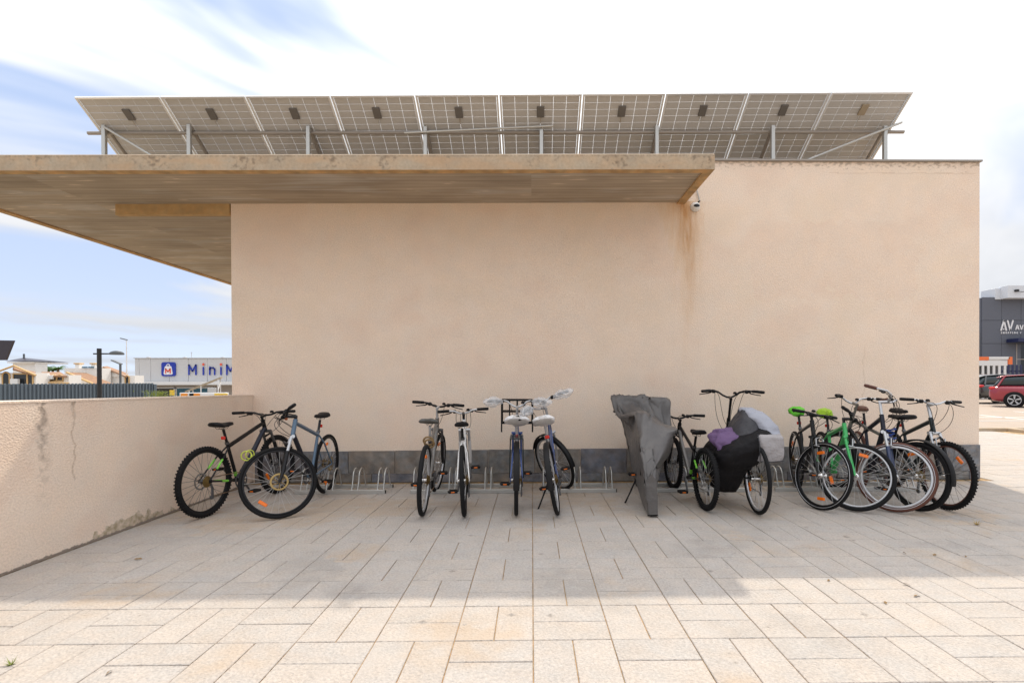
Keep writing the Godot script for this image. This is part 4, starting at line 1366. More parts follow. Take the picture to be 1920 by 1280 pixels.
func make_bikes() -> void:
	bike({"label": "black mountain bike with lime decals beside the low plastered wall", "at": [-3.167, -5.068], "dir": [0.165, -0.986], "r": 0.342, "tw": 0.049, "knobs": true, "frame": "black_paint", "frame2": "navy_black", "susp": true, "crown": "steel_dark", "disc": true, "bar": "riser", "bar_w": 0.74, "saddle_h": 0.90, "seat_tube": 0.40, "head": 0.12, "rise": 0.04, "steer": 3.0, "lean": -1.0, "spoke": "spoke_black", "reflect_front": [2.4], "reflect_rear": [], "tube": 0.02, "crank": -0.9, "decal": "lime", "cables": 2, "hub": "steel_dark"})
	bike({"label": "slate blue hybrid bike with front wheel turned and one orange grip", "at": [-2.42, -5.02], "dir": [0.0, 1.0], "by_front": true, "wb": 1.10, "tw": 0.037, "frame": "slate_blue", "frame2": "navy_black", "susp": true, "crown": "silver_paint", "disc": true, "disc_gold": true, "bar": "riser", "bar_w": 0.64, "saddle_h": 0.95, "seat_tube": 0.47, "head": 0.17, "rise": 0.03, "reach": 0.09, "steer": -60.0, "lean": -2.0, "spoke": "spoke", "reflect_front": [4.2], "reflect_rear": [1.1, 4.3], "tube": 0.019, "grip_right": "grip_orange", "cables": 2, "hub": "steel_dark"})
	bike({"label": "grey bike with wide grey saddle and tan cable lock", "at": [-1.067, -5.078], "dir": [-0.06, -0.998], "tw": 0.046, "frame": "grey_paint", "susp": true, "crown": "steel_dark", "fork": "black_paint", "bar": "riser", "bar_w": 0.58, "saddle": "saddle_grey", "saddle_w": 1.35, "saddle_h": 0.93, "seat_tube": 0.40, "head": 0.13, "rise": 0.12, "stem": "silver_paint", "steer": -6.0, "lean": 2.5, "rim": "silver_paint", "reflect_rear": [1.0], "reflect_front": [0.4], "crank": 0.2, "post": "silver_paint", "tail": false})
	bike({"label": "white sports bike with black tyres and small dark saddle", "at": [-0.658, -5.049], "dir": [-0.10, -1.0], "tw": 0.042, "frame": "white_paint", "frame2": "white_paint", "susp": true, "crown": "silver_paint", "fork": "white_paint", "bar": "riser", "bar_w": 0.56, "saddle_h": 0.90, "seat_tube": 0.44, "saddle_w": 0.95, "head": 0.12, "rise": 0.05, "lean": -2.0, "steer": 3.0, "crank": 0.6, "cables": 2, "tail": false, "bar_mat": "silver_paint"})
	bike({"label": "blue city bike with black front basket and plastic wrapped saddle", "at": [-0.156, -5.077], "dir": [-0.025, -1.0], "tw": 0.040, "frame": "blue_paint", "style": "step", "fork": "blue_paint", "bar": "swept", "bar_mat": "silver_paint", "bar_w": 0.64, "saddle_h": 0.94, "saddle_w": 1.45, "saddle_cover": "wrap_white", "head": 0.16, "rise": 0.13, "stem": "silver_paint", "bags": true, "basket": true, "carrier": true, "carrier_mat": "teal_black", "lean": 0.5, "rim": "silver_paint", "crank": 0.15, "seat_tube": 0.40, "fender": "black_plastic", "post": "silver_paint"})
	bike({"label": "dark blue city bike leaning over, white wrapped saddle and turned front wheel", "at": [0.257, -5.087], "dir": [0.085, -1.0], "tw": 0.040, "frame": "navy_paint", "frame2": "blue_paint", "style": "step", "fork": "silver_paint", "bar": "swept", "bar_mat": "silver_paint", "bar_w": 0.64, "saddle_h": 0.95, "saddle_w": 1.3, "saddle_cover": "wrap_white", "head": 0.16, "rise": 0.14, "stem": "silver_paint", "bags": true, "bag_seed": 5, "lean": -9.5, "steer": 40.0, "rim": "silver_paint", "fender": "black_plastic", "stand": true, "crank": 0.35, "seat_tube": 0.40, "post": "silver_paint", "reflect_front": [0.3]})
	# the one under the grey cover
	bike({"label": "bike hidden under grey cover, with only pedal, kickstand and tyre showing", "at": [1.20, -5.33], "dir": [0.10, -1.0], "tw": 0.044, "frame": "black_paint", "bar": "riser", "bar_w": 0.50, "saddle_h": 0.93, "stand": true, "lean": -3.0, "crank": -0.15, "seat_tube": 0.40, "pannier": true})
	bike({"label": "small black mountain bike with green stays beside the grey cover", "at": [1.748, -5.219], "dir": [-0.05, -1.0], "r": 0.315, "wb": 1.02, "tw": 0.049, "knobs": true, "frame": "black_paint", "frame2": "grey_paint", "susp": true, "crown": "steel_dark", "disc": true, "bar": "riser", "bar_w": 0.60, "saddle_h": 0.79, "seat_tube": 0.34, "head": 0.11, "rise": 0.04, "lean": 1.0, "spoke": "spoke", "reflect_rear": [-0.35], "crank": 0.9, "decal": "lime", "hub": "steel_dark", "tail": false})
	bike({"label": "black bike with high wide bars carrying a black and grey child seat cover", "at": [2.211, -5.061], "dir": [0.06, -1.0], "tw": 0.040, "frame": "black_paint", "style": "step", "bar": "swept", "bar_w": 0.66, "saddle_h": 0.72, "seat_tube": 0.34, "head": 0.16, "rise": 0.24, "lean": -0.5, "reflect_rear": [-0.85], "crank": 0.1, "steer": -5.0, "rim": "silver_paint", "arm": "silver_paint", "tail": false, "cables": 2})
	# the tangle at the right-hand end
	bike({"label": "black hybrid bike with bright green saddle cover", "at": [2.93, -5.212], "dir": [-0.27, 0.963], "by_front": true, "tw": 0.038, "frame": "black_paint", "susp": false, "fork": "black_paint", "bar": "flat", "bar_w": 0.60, "saddle_h": 0.97, "saddle_cover": "saddle_green", "seat_tube": 0.47, "head": 0.17, "rise": 0.05, "steer": 36.0, "lean": 2.0, "reflect_front": [0.55, -2.75], "reflect_rear": [2.0], "crank": 0.4, "arm": "silver_paint", "cables": 2, "stripe": true})
	bike({"label": "green mountain bike with lime saddle cover and silver rimmed turned wheel", "at": [3.23, -5.170], "dir": [-0.26, 0.965], "by_front": true, "tw": 0.044, "frame": "green_paint", "fork": "green_paint", "bar": "riser", "bar_w": 0.62, "saddle_h": 0.95, "saddle_cover": "saddle_lime", "seat_tube": 0.44, "head": 0.14, "rise": 0.05, "steer": 66.0, "lean": 1.0, "rim": "silver_paint", "reflect_front": [0.2, 2.3], "tube": 0.021, "crank": 0.7, "cables": 2})
	bike({"label": "dark blue trekking bike with brown tyres and brown saddle", "at": [3.60, -5.128], "dir": [-0.30, 0.954], "by_front": true, "tw": 0.042, "r": 0.35, "frame": "navy_black", "frame2": "navy_black", "susp": true, "fork": "navy_paint", "crown": "silver_paint", "bar": "swept", "bar_w": 0.62, "bar_mat": "silver_paint", "grip": "grip_brown", "saddle": "saddle_brown", "saddle_h": 1.0, "seat_tube": 0.48, "head": 0.18, "rise": 0.14, "stem": "silver_paint", "steer": 62.0, "lean": 1.0, "rim": "silver_paint", "tyre": "rubber_brown", "rim_deep": 0.026, "stripe": true, "tube": 0.022, "crank": 0.2, "cables": 2, "bell_mat": "black_plastic"})
	bike({"label": "dark grey bike with black mudguards and blue cable lock under its saddle", "at": [3.86, -5.147], "dir": [-0.20, -0.98], "tw": 0.044, "frame": "grey_paint", "frame2": "black_paint", "fork": "black_paint", "bar": "swept", "bar_mat": "silver_paint", "bar_w": 0.64, "saddle_h": 0.95, "saddle_w": 1.25, "seat_tube": 0.42, "head": 0.16, "rise": 0.16, "stem": "grey_paint", "steer": -8.0, "lean": 3.0, "fender": "black_plastic", "reflect_rear": [0.9], "crank": 0.8, "rim": "black_paint", "tail": false, "spoke": "spoke"})
	bike({"label": "black teal bike with silver bar beside the building corner by the car park", "at": [4.19, -5.182], "dir": [-0.18, 0.984], "by_front": true, "tw": 0.046, "knobs": true, "frame": "teal_black", "fork": "black_paint", "susp": true, "crown": "silver_paint", "bar": "riser", "bar_mat": "silver_paint", "bar_w": 0.66, "saddle_h": 0.97, "saddle_w": 1.1, "seat_tube": 0.44, "head": 0.15, "rise": 0.14, "stem": "silver_paint", "steer": 13.0, "lean": 1.0, "rim": "grip_brown", "spoke": "spoke_black", "reflect_front": [-0.4], "tube": 0.021, "crank": 0.3, "cables": 2, "bell_mat": "black_plastic"})

	# locks
	lone("cable_lock", Shape.new().ring(Vector3.ZERO, 0.048, 0.007, 24, 7).ring(V(0.03, 0.012, 0.012), 0.044, 0.006, 24, 7, Transform3D(Basis(V(0, 1, 0), 0.5), Vector3.ZERO)).cbox(V(0.048, -0.02, 0), V(0.022, 0.05, 0.022), 0.006), M.lock_lime, "coiled lime yellow cable lock hanging from the black bike", "lock", Transform3D(Basis(V(0, 1, 0), 0.5), V(-2.985, 0.535, -5.46)))
	var coil := []
	for k in 60:
		var a := TAU * k / 14.0
		coil.append(V(cos(a) * 0.045, 0.14 - k * 0.0035, sin(a) * 0.045 + 0.01 * sin(k * 0.7)))
	lone("cable_lock", Shape.new().tube(coil, 0.0085, 7), M.lock_blue, "blue coiled cable lock wound round a seat post", "lock", Transform3D(Basis(), V(3.80, 0.66, -5.45)))
	lone("cable_lock", Shape.new().ring(Vector3.ZERO, 0.05, 0.010, 24, 8).ring(V(0.01, -0.02, 0.015), 0.048, 0.010, 24, 8), M.lock_tan, "tan cable lock looped under a grey saddle", "lock", Transform3D(Basis(V(1, 0, 0), 0.5), V(-1.055, 0.70, -5.30)))

# ---------------------------------------------------------------- covers and cloth
func blob(rows: Array, seed_: int, amp: float, power := 0.55, count := 44, slant := 0.0) -> Shape:
	# rows of [y, x0, x1, z0, z1] give rounded rings that are skinned and creased
	var nz := noise(seed_, 5.5, 3)
	var fold := noise(seed_ + 1, 2.6, 2)
	fold.fractal_type = FastNoiseLite.FRACTAL_RIDGED
	var loops := []
	var fine := []
	for i in rows.size() - 1:
		for k in 4:
			var q := []
			for c in 5: q.append(lerpf(rows[i][c], rows[i + 1][c], k / 4.0))
			fine.append(q)
	fine.append(rows[rows.size() - 1])
	for r in fine:
		var lp := []
		for j in count:
			var a := TAU * j / count
			var cx := signf(cos(a)) * pow(absf(cos(a)), power)
			var cz := signf(sin(a)) * pow(absf(sin(a)), power)
			var p := V(lerpf(r[1], r[2], cx * 0.5 + 0.5), r[0], lerpf(r[4], r[3], cz * 0.5 + 0.5))
			var dirv := V(cos(a), 0.15, -sin(a))
			p += dirv * (nz.get_noise_3d(p.x, p.y * 1.0, p.z) * amp + (fold.get_noise_3d(p.x * 1.5 + p.y, p.y * 0.8, p.z * 1.5)) * amp * 0.8)
			p.y += slant * minf(p.x, 0.06) * clampf((r[0] - 0.4) / 0.35, 0.0, 1.0)
			lp.append(p)
		loops.append(lp)
	return Shape.new().loft(loops)

func drape(loops: Array, nz: FastNoiseLite) -> Array:
	var rows := loops.size()
	var cols: int = loops[0].size()
	var p := PackedVector3Array()
	for lp in loops:
		for q in lp: p.append(q)
	var free := PackedByteArray()
	free.resize(rows * cols)
	var la := PackedInt32Array()
	var lb := PackedInt32Array()
	var ll := PackedFloat32Array()
	for i in rows:
		for j in cols:
			var k := i * cols + j
			free[k] = 0 if j == 0 or j == cols - 1 or i == 0 or i == rows - 1 else 1
			if j + 1 < cols:
				la.append(k); lb.append(k + 1); ll.append(p[k].distance_to(p[k + 1]) * 1.012)
			if i + 1 < rows:
				la.append(k); lb.append(k + cols); ll.append(p[k].distance_to(p[k + cols]) * 1.008)
			if i + 1 < rows and j + 1 < cols:
				if (i + j) % 2:
					la.append(k); lb.append(k + cols + 1); ll.append(p[k].distance_to(p[k + cols + 1]) * 1.012)
				else:
					la.append(k + 1); lb.append(k + cols); ll.append(p[k + 1].distance_to(p[k + cols]) * 1.008)
			if j + 2 < cols:
				la.append(k); lb.append(k + 2); ll.append(-p[k].distance_to(p[k + 2]) * 0.93)       # keeps folds from being too sharp
			if i + 2 < rows:
				la.append(k); lb.append(k + 2 * cols); ll.append(-p[k].distance_to(p[k + 2 * cols]) * 0.93)
	var before := p.duplicate()
	for k in p.size():
		if free[k]: p[k] += V(0, nz.get_noise_3dv(p[k]) * 0.02, nz.get_noise_3dv(p[k] + Vector3.ONE * 7.0) * 0.03)
	# what lies beneath: bar, grips, saddle, top tube, stem
	var ridge := func(x: float) -> float:
		var y := 0.0
		for hub in [0.0, 1.08]:
			if absf(x - hub) < 0.36: y = maxf(y, 0.345 + sqrt(0.1296 - (x - hub) * (x - hub)))
		if x > 0.04 and x < 0.38: y = 0.985 - 1.2 * pow(x - 0.2, 2)
		elif x >= 0.38 and x < 0.76: y = maxf(y, lerpf(0.93, 1.03, (x - 0.38) / 0.38))
		return y
	for step in 34:
		for k in p.size():
			if free[k]:
				var now := p[k]
				p[k] = now + (now - before[k]) * 0.94 + V(0, -0.0016, 0)
				before[k] = now
		for it in 4:
			for m in la.size():
				var i0 := la[m]
				var i1 := lb[m]
				var d := p[i1] - p[i0]
				var ln := d.length()
				var want := ll[m]
				if want < 0.0:
					want = -want * 0.9
					if ln > want: continue
				var f0 := free[i0]
				var f1 := free[i1]
				if f0 + f1 == 0 or ln < 1e-6: continue
				d *= (ln - want) / ln / (f0 + f1)
				if f0: p[i0] += d
				if f1: p[i1] -= d
		for k in p.size():
			if free[k] == 0: continue
			var c := p[k]
			# saddle, tubes and wheels stand as one thin ridge; bar and grips as a wide one
			if absf(c.z) < 0.055: c.y = maxf(c.y, ridge.call(c.x))
			var bar := 0.83 - 0.10 * c.z
			if absf(c.x - bar) < 0.065 and absf(c.z) < 0.345 and c.y > 0.80: c.y = maxf(c.y, 1.125 - 0.09 * c.z)
			if c.x > 0.06 and c.x < 0.40 and c.y > 0.60 and c.y < 0.80 and c.z > 0.02: c.z = maxf(c.z, 0.24 + 0.12 * (c.y - 0.60) / 0.2)
			if absf(c.x - 0.2) < 0.12 and absf(c.z) < 0.10 and c.y > 0.80: c.y = maxf(c.y, 0.95)
			for x in [0.0, 1.08]:
				var u := Vector2(c.x - x, c.y - 0.345)
				if absf(c.z) < 0.035 and u.length() < 0.37:
					c.z = 0.035 if c.z >= 0 else -0.035
			c.y = maxf(c.y, 0.012)
			p[k] = c
	var out := []
	for i in rows:
		var lp := []
		for j in cols: lp.append(p[i * cols + j])
		out.append(lp)
	return out

func make_covers() -> void:
	var secs := [[-0.40, 0.04, 0.03, 0.05, 0.20, 0.045, 0.36, 0.42], [-0.35, 0.05, 0.02, 0.07, 0.30, 0.06, 0.50, 0.56], [-0.12, 0.07, 0.06, 0.13, 0.42, 0.12, 0.68, 0.75], [0.10, 0.08, 0.14, 0.22, 0.56, 0.20, 0.86, 0.95], [0.35, 0.09, 0.22, 0.32, 0.72, 0.29, 1.00, 1.06], [0.55, 0.10, 0.30, 0.385, 0.84, 0.345, 1.07, 1.13], [0.70, 0.10, 0.36, 0.395, 0.90, 0.36, 1.11, 1.175], [0.84, 0.10, 0.40, 0.37, 0.92, 0.35, 1.10, 1.17], [0.98, 0.08, 0.38, 0.26, 0.80, 0.25, 1.01, 1.07], [1.18, 0.06, 0.25, 0.12, 0.52, 0.10, 0.76, 0.82], [1.42, 0.03, 0.20, 0.04, 0.35, 0.03, 0.47, 0.52]]
	# the fabric starts as a loose tent over the bike and then falls and settles on it, its hem held by the elastic
	var nz := noise(404, 3.0, 3)
	var loops := []
	for i in secs.size() - 1:
		for k in 5:
			var s := []
			for c in 8: s.append(lerpf(secs[i][c], secs[i + 1][c], k / 5.0))
			var keys := [V(s[0], s[2], -s[1]), V(s[0], s[4], -s[3]), V(s[0], s[6], -s[5]), V(s[0], s[7], 0), V(s[0], s[6], s[5]), V(s[0], s[4], s[3]), V(s[0], s[2], s[1])]
			var lp := []
			for e in 6:
				for m in 9:
					lp.append(keys[e].lerp(keys[e + 1], m / 9.0))
			lp.append(keys[6])
			loops.append(lp)
	loops = drape(loops, nz)
	var dir := Vector2(0.10, -1.0).normalized()
	var base := Basis(Vector3.UP, atan2(-dir.y, dir.x)) * Basis(V(1, 0, 0), deg_to_rad(-3.0))
	var cov := thing("bicycle_cover", "dark grey crumpled fabric cover draped over a whole bicycle", "bicycle cover", V(1.20, 0, -5.33))
	cov.basis = base
	part(cov, "fabric", Shape.new().loft(loops, false, true, false), M.cover_grey)
	part(cov, "hem_buckle", Shape.new().cbox(V(-0.335, 0.035, 0.0), V(0.03, 0.06, 0.035), 0.006).tube([V(-0.34, 0.012, -0.05), V(-0.345, 0.008, 0.0), V(-0.34, 0.012, 0.05)], 0.006, 6), M.black_plastic)

	var seat := thing("child_seat_cover", "black and light grey rain cover with hood over a bike's child seat", "rain cover", V(2.2, 0, -5.3))
	part(seat, "skirt", blob([[0.16, -0.25, -0.10, -0.28, 0.0], [0.22, -0.33, -0.08, -0.33, 0.07], [0.32, -0.355, -0.055, -0.36, 0.14], [0.40, -0.36, -0.03, -0.37, 0.20], [0.46, -0.365, 0.02, -0.38, 0.25], [0.51, -0.37, 0.09, -0.38, 0.29], [0.58, -0.37, 0.15, -0.38, 0.33], [0.66, -0.36, 0.19, -0.36, 0.35], [0.75, -0.34, 0.19, -0.34, 0.33], [0.80, -0.28, 0.16, -0.28, 0.26], [0.815, -0.16, 0.10, -0.18, 0.16]], 21, 0.024, 0.45, 44, 0.36), M.cover_black)
	part(seat, "seam_piping", Shape.new().tube([V(-0.02, 0.79, 0.33), V(-0.025, 0.70, 0.378), V(-0.022, 0.60, 0.378), V(-0.015, 0.535, 0.368), V(0.10, 0.53, 0.372), V(0.222, 0.54, 0.36)], 0.005, 6), M.hood_dark)
	part(seat, "skirt_back", blob([[0.26, -0.12, 0.06, -0.42, -0.17], [0.36, -0.16, 0.14, -0.44, -0.15], [0.48, -0.18, 0.18, -0.44, -0.14], [0.60, -0.16, 0.16, -0.40, -0.14]], 27, 0.015), M.cover_black)
	part(seat, "hood_side", blob([[0.66, -0.22, 0.13, -0.26, 0.27], [0.80, -0.165, 0.11, -0.22, 0.23], [0.93, -0.095, 0.07, -0.16, 0.15], [1.01, -0.05, 0.02, -0.08, 0.06]], 31, 0.016, 0.8), M.hood_dark)
	part(seat, "hood_top", blob([[0.77, 0.06, 0.27, -0.24, 0.29], [0.85, 0.03, 0.25, -0.22, 0.25], [0.93, -0.03, 0.20, -0.18, 0.19], [0.99, -0.05, 0.13, -0.13, 0.12], [1.03, -0.03, 0.06, -0.07, 0.05]], 36, 0.020, 0.75), M.hood_silver)
	part(seat, "grey_panel", blob([[0.53, -0.015, 0.225, -0.20, 0.365], [0.57, -0.02, 0.235, -0.22, 0.375], [0.68, -0.02, 0.24, -0.22, 0.378], [0.76, -0.015, 0.24, -0.20, 0.365], [0.785, 0.01, 0.22, -0.16, 0.33]], 41, 0.010, 0.35), M.cover_silver)
	lone("purple_jacket", blob([[0.58, -0.05, 0.06, 0.05, 0.15], [0.64, -0.11, 0.08, -0.02, 0.16], [0.70, -0.15, 0.11, -0.10, 0.13], [0.77, -0.14, 0.15, -0.14, 0.08], [0.82, -0.06, 0.13, -0.13, 0.0], [0.84, 0.0, 0.10, -0.11, -0.04]], 51, 0.052, 0.8), M.cloth_purple, "purple cloth bundle lying on the black rain cover", "jacket", Transform3D(Basis(), V(1.965, -0.01, -5.22)))

# ---------------------------------------------------------------- racks
func make_racks() -> void:
	var tells := ["low galvanised hoop rack mostly empty, between blue hybrid and grey bike", "galvanised hoop rack holding the grey, white and basket bikes", "galvanised hoop rack between leaning blue bike and grey cover", "galvanised hoop rack behind the grey cover and child seat bike", "galvanised hoop rack under the tangle of bikes by building corner"]
	var i := 0
	for e in [[-2.76, -1.715, [-2.67, -2.37, -2.075, -1.775]], [-1.42, -0.13, [-1.36, -0.94, -0.52, -0.17]], [0.125, 0.985, [0.17, 0.54, 0.91]], [1.33, 2.62, [1.38, 1.80, 2.20, 2.57]], [2.86, 4.55, [2.95, 3.35, 3.75, 4.15, 4.5]]]:
		var r := thing("bicycle_rack", tells[i], "bike rack", V((e[0] + e[1]) / 2, 0, -6.23), "bike racks along the building")
		var T0 := Transform3D(Basis(), -r.position)
		for z in [-6.07, -6.40]:
			part(r, "rail", Shape.new().cbox(V((e[0] + e[1]) / 2, 0.022, z), V(e[1] - e[0], 0.044, 0.034), 0.003), M.galvanised, T0)
			part(r, "end_cap", Shape.new().cbox(V(e[1] + 0.004, 0.022, z), V(0.008, 0.036, 0.028), 0.002), M.black_plastic, T0)
		for x in e[2]:
			for d in [-0.035, 0.035]:
				var pts := []
				for k in 13:
					var a := PI * k / 12.0
					pts.append(V(x + d, 0.155 + 0.115 * sin(a), -6.235 + 0.10 * cos(a)))
				pts.push_front(V(x + d, 0.03, -6.085))
				pts.append(V(x + d, 0.03, -6.385))
				part(r, "hoop", Shape.new().tube(pts, 0.0085, 8), M.galvanised, T0)
		i += 1

# ---------------------------------------------------------------- beyond the boundary wall
func lamp_dome(o: Node3D, where: Vector3, size: Vector3, m: Material) -> void:
	var prof := []
	for k in 9:
		var a := PI / 2 * k / 8
		prof.append(Vector2(cos(a), sin(a)))
	part(o, "lamp_head", Shape.new().lathe([Vector2(0, -0.12), Vector2(0.9, -0.12)] + prof, Transform3D(Basis().scaled(size), where), 20), m)

func house(label: String, px0: float, px1: float, py: float, z: float, deep: float, windows: Array) -> Node3D:
	var a := at(px0, py, z)
	var b := at(px1, py, z)
	var h := thing("white_house", label, "house", V((a.x + b.x) / 2, -2.6, -z), "white houses beyond the fence")
	var T0 := Transform3D(Basis(), -h.position)
	h.set_meta("top", a.y)
	part(h, "wall", Shape.new().box(V((a.x + b.x) / 2, (a.y - 2.6) / 2, -z - deep / 2), V(b.x - a.x, a.y + 2.6, deep)), M.limewash, T0)
	for w in windows:
		var c := at(w[0], w[1], z - 0.02)
		var ww: float = w[2]
		var hh: float = w[3]
		var poly := PackedVector2Array([Vector2(-ww / 2, -hh / 2), Vector2(ww / 2, -hh / 2), Vector2(ww / 2, hh / 2)])
		if w[4]:
			for k in range(1, 8):
				var t := PI * k / 8.0
				poly.append(Vector2(cos(t) * ww / 2, hh / 2 + sin(t) * ww / 2))
		poly.append(Vector2(-ww / 2, hh / 2))
		var win := part(h, "window", Shape.new().prism(poly, -0.05, 0.02), M.pane_dark, Transform3D(Basis(), c - h.position))
		var rim := Shape.new()
		var pts := []
		for p in poly: pts.append(V(p.x, p.y, 0.03))
		rim.tube(pts, 0.09, 5, true, false)
		part(win, "frame", rim, M.ochre_trim)
	return h

func roof_slab(h: Node3D, pts: Array, thick := 0.16) -> void:
	# a tiled roof face through its corners (counter-clockwise from outside), with a band of trim below
	var s := Shape.new()
	var n: Vector3 = (pts[1] - pts[0]).cross(pts[2] - pts[0]).normalized()
	var low := []
	for p in pts: low.append(p - n * thick)
	for k in range(1, pts.size() - 1):
		s.tri(pts[0], pts[k], pts[k + 1])
		s.tri(low[0], low[k + 1], low[k])
	for k in pts.size():
		var j := (k + 1) % pts.size()
		s.quad(low[k], low[j], pts[j], pts[k])
	part(h, "roof", s, M.roof_tile, Transform3D(Basis(), -h.position))

func make_left() -> void:
	# houses
	var a := house("white tower house with dark hipped roof behind the others", 23, 65, 678, 64, 1.6, [])
	var T0 := Transform3D(Basis(), -a.position)
	var e0 := at(16, 677, 64) + V(0, 0, 0.5)
	var e1 := at(69, 677, 64) + V(0, 0, 0.5)
	var ap := at(43, 670.5, 66.0)
	var hp := Shape.new()
	var q := [e0, e1, e1 - V(0, 0, 5), e0 - V(0, 0, 5)]
	for k in 4: hp.tri(q[k], q[(k + 1) % 4], ap)
	hp.quad(q[3], q[2], q[1], q[0])
	part(a, "roof", hp, M.panel_dark, T0)
	part(a, "chimney", Shape.new().box(at(44, 670, 65.5), V(0.14, 0.9, 0.14)), M.lamp_grey, T0)
	part(a, "cornice", Shape.new().box((e0 + e1) / 2 + V(0, -0.16, -2.5), V(e1.x - e0.x - 0.3, 0.14, 4.8)), M.limewash, T0)
	var b := house("white house with ochre trimmed gable and arched window by the fence", -60, 66, 699, 56, 1.6, [[11, 713, 0.75, 1.0, true], [38, 713, 1.5, 1.4, false], [56, 712, 0.6, 1.2, false]])
	roof_slab(b, [at(-12, 698, 55.6), at(25, 684, 55.6), at(25, 684, 61), at(-12, 698, 61)])
	roof_slab(b, [at(24, 691, 55.7), at(66, 703, 55.7), at(66, 697, 58.5), at(24, 688, 58.5)])
	part(b, "verge", Shape.new().tube([at(-12, 699, 55.5), at(25, 685.5, 55.5), at(66, 703.5, 55.5)], 0.10, 6), M.ochre_trim, Transform3D(Basis(), -b.position))
	part(b, "air_conditioner", Shape.new().cbox(at(27, 715, 55.6), V(0.8, 0.55, 0.3), 0.03), M.store_trim, Transform3D(Basis(), -b.position))
	var c := house("white house with long tiled eave and two arched windows", 66, 128, 703, 58, 1.6, [[100, 711, 0.65, 0.35, true], [112, 711, 0.65, 0.35, true], [84, 711, 0.5, 0.5, false]])
	roof_slab(c, [at(77, 703.5, 57.6), at(125, 704.5, 57.6), at(112, 697, 61), at(77, 697, 61)])
	part(c, "verge", Shape.new().tube([at(78, 715, 57.5), at(94, 717, 57.5), at(128, 718, 57.5)], 0.10, 6), M.ochre_trim, Transform3D(Basis(), -c.position))
	part(c, "air_conditioner", Shape.new().cbox(at(94, 707, 57.6), V(0.55, 0.45, 0.3), 0.03), M.store_trim, Transform3D(Basis(), -c.position))
	var d := house("white house with broad brown tiled lean-to roof and two chimneys", 120, 188, 690, 66, 1.6, [])
	roof_slab(d, [at(172, 719.5, 60.5), at(214, 720, 60.5), at(162, 699, 65.5), at(125, 697.5, 65.5)])
	part(d, "gable_wall", Shape.new().prism(PackedVector2Array([Vector2(at(121, 700, 60.8).x, -2.6), Vector2(at(212, 720, 60.8).x, -2.6), Vector2(at(212, 720, 60.8).x, at(212, 721, 60.8).y), Vector2(at(175, 720.5, 60.8).x, at(175, 720.5, 60.8).y), Vector2(at(121, 699, 60.8).x, at(121, 699, 60.8).y)]), -61.0, -60.8), M.limewash, Transform3D(Basis(), -d.position))
	part(d, "verge", Shape.new().tube([at(124, 698, 60.4), at(174, 719.5, 60.4)], 0.12, 6), M.ochre_trim, Transform3D(Basis(), -d.position))
	for p in [147, 177]:
		var ch := part(d, "chimney", Shape.new().box(at(p, 687, 66.5), V(0.5, 0.9, 0.5)), M.limewash, Transform3D(Basis(), -d.position))
		part(ch, "chimney_cap", Shape.new().cbox(at(p, 681.5, 66.5), V(0.75, 0.16, 0.75), 0.03), M.ochre_trim)
	part(d, "roof_window", Shape.new().box(at(158, 688.5, 65.9), V(0.65, 0.16, 0.1)), M.pane_teal, Transform3D(Basis(), -d.position))
	part(d, "roof_window", Shape.new().box(at(170, 688.5, 65.9), V(0.65, 0.16, 0.1)), M.pane_teal, Transform3D(Basis(), -d.position))
	var f := house("white gabled house with tiled verge beside the tall lamp mast", 188, 252, 704, 68, 1.6, [[238, 714, 0.5, 0.9, true]])
	part(f, "gable_wall", Shape.new().prism(PackedVector2Array([Vector2(at(188, 705, 67.8).x, at(188, 706, 67.8).y), Vector2(at(238, 705, 67.8).x, at(238, 706, 67.8).y), Vector2(at(190, 687, 67.8).x, at(190, 687, 67.8).y)]), -68.0, -67.8), M.limewash, Transform3D(Basis(), -f.position))
	roof_slab(f, [at(192, 687, 67.6), at(238, 706, 67.6), at(240, 700, 73), at(200, 686, 73)])

	# palms behind the roofs
	rng.seed = 31
	for e in [[72, 691], [80, 688], [90, 690], [98, 691], [108, 688]]:
		var top := at(e[0], e[1] + 4, 80)
		var t := thing("palm_tree", "palm crown showing above the tiled house roofs", "palm tree", V(top.x, -2.6, top.z), "palms behind the white houses")
		part(t, "trunk", Shape.new().tube([Vector3.ZERO, V(0.1, (top.y + 2.6) * 0.5, 0), V(0, top.y + 2.6, 0)], [0.24, 0.18, 0.15], 8), M.trunk)
		var cr := Shape.new()
		for k in 26:
			var az := TAU * k / 26.0 + rng.randf() * 0.3
			var up := 0.25 + rng.randf() * 1.0
			var dv := V(cos(az), 0, sin(az))
			var ln := 1.1 + rng.randf() * 0.5
			var side := V(-sin(az), 0, cos(az))
			var last := Vector3.ZERO
			for m in range(1, 8):
				var u := m / 7.0
				var p := dv * ln * u * cos(up * (1.0 - u * 0.3)) + V(0, ln * (sin(up) * u - 0.55 * u * u), 0)
				for sg in [-1.0, 1.0]:
					var tip: Vector3 = p + side * sg * 0.30 * (1.05 - u) + dv * 0.12 + V(0, -0.07, 0)
					cr.tri(last, p, tip)
				last = p
		part(t, "crown", cr, M.palm_leaf, Transform3D(Basis(), V(0, top.y + 2.6, 0)))

	# corrugated fence
	var fa := V(-33.2, -1.3, -26.0)
	var fb := V(-25.99, -1.3, -36.0)
	var run := fb - fa
	var fe := thing("corrugated_fence", "blue grey corrugated metal fence with pale upright ribs", "fence", fa)
	fe.basis = Basis(Vector3.UP, atan2(-run.z, run.x))
	var ln2 := run.length()
	part(fe, "sheet", Shape.new().box(V(ln2 / 2, 1.22, 0), V(ln2, 2.44, 0.03)), M.fence_slat)
	var n2 := int(ln2 / 0.172)
	var rib := Shape.new().cbox(V(0, 1.24, 0), V(0.085, 2.48, 0.10), 0.012).mesh()
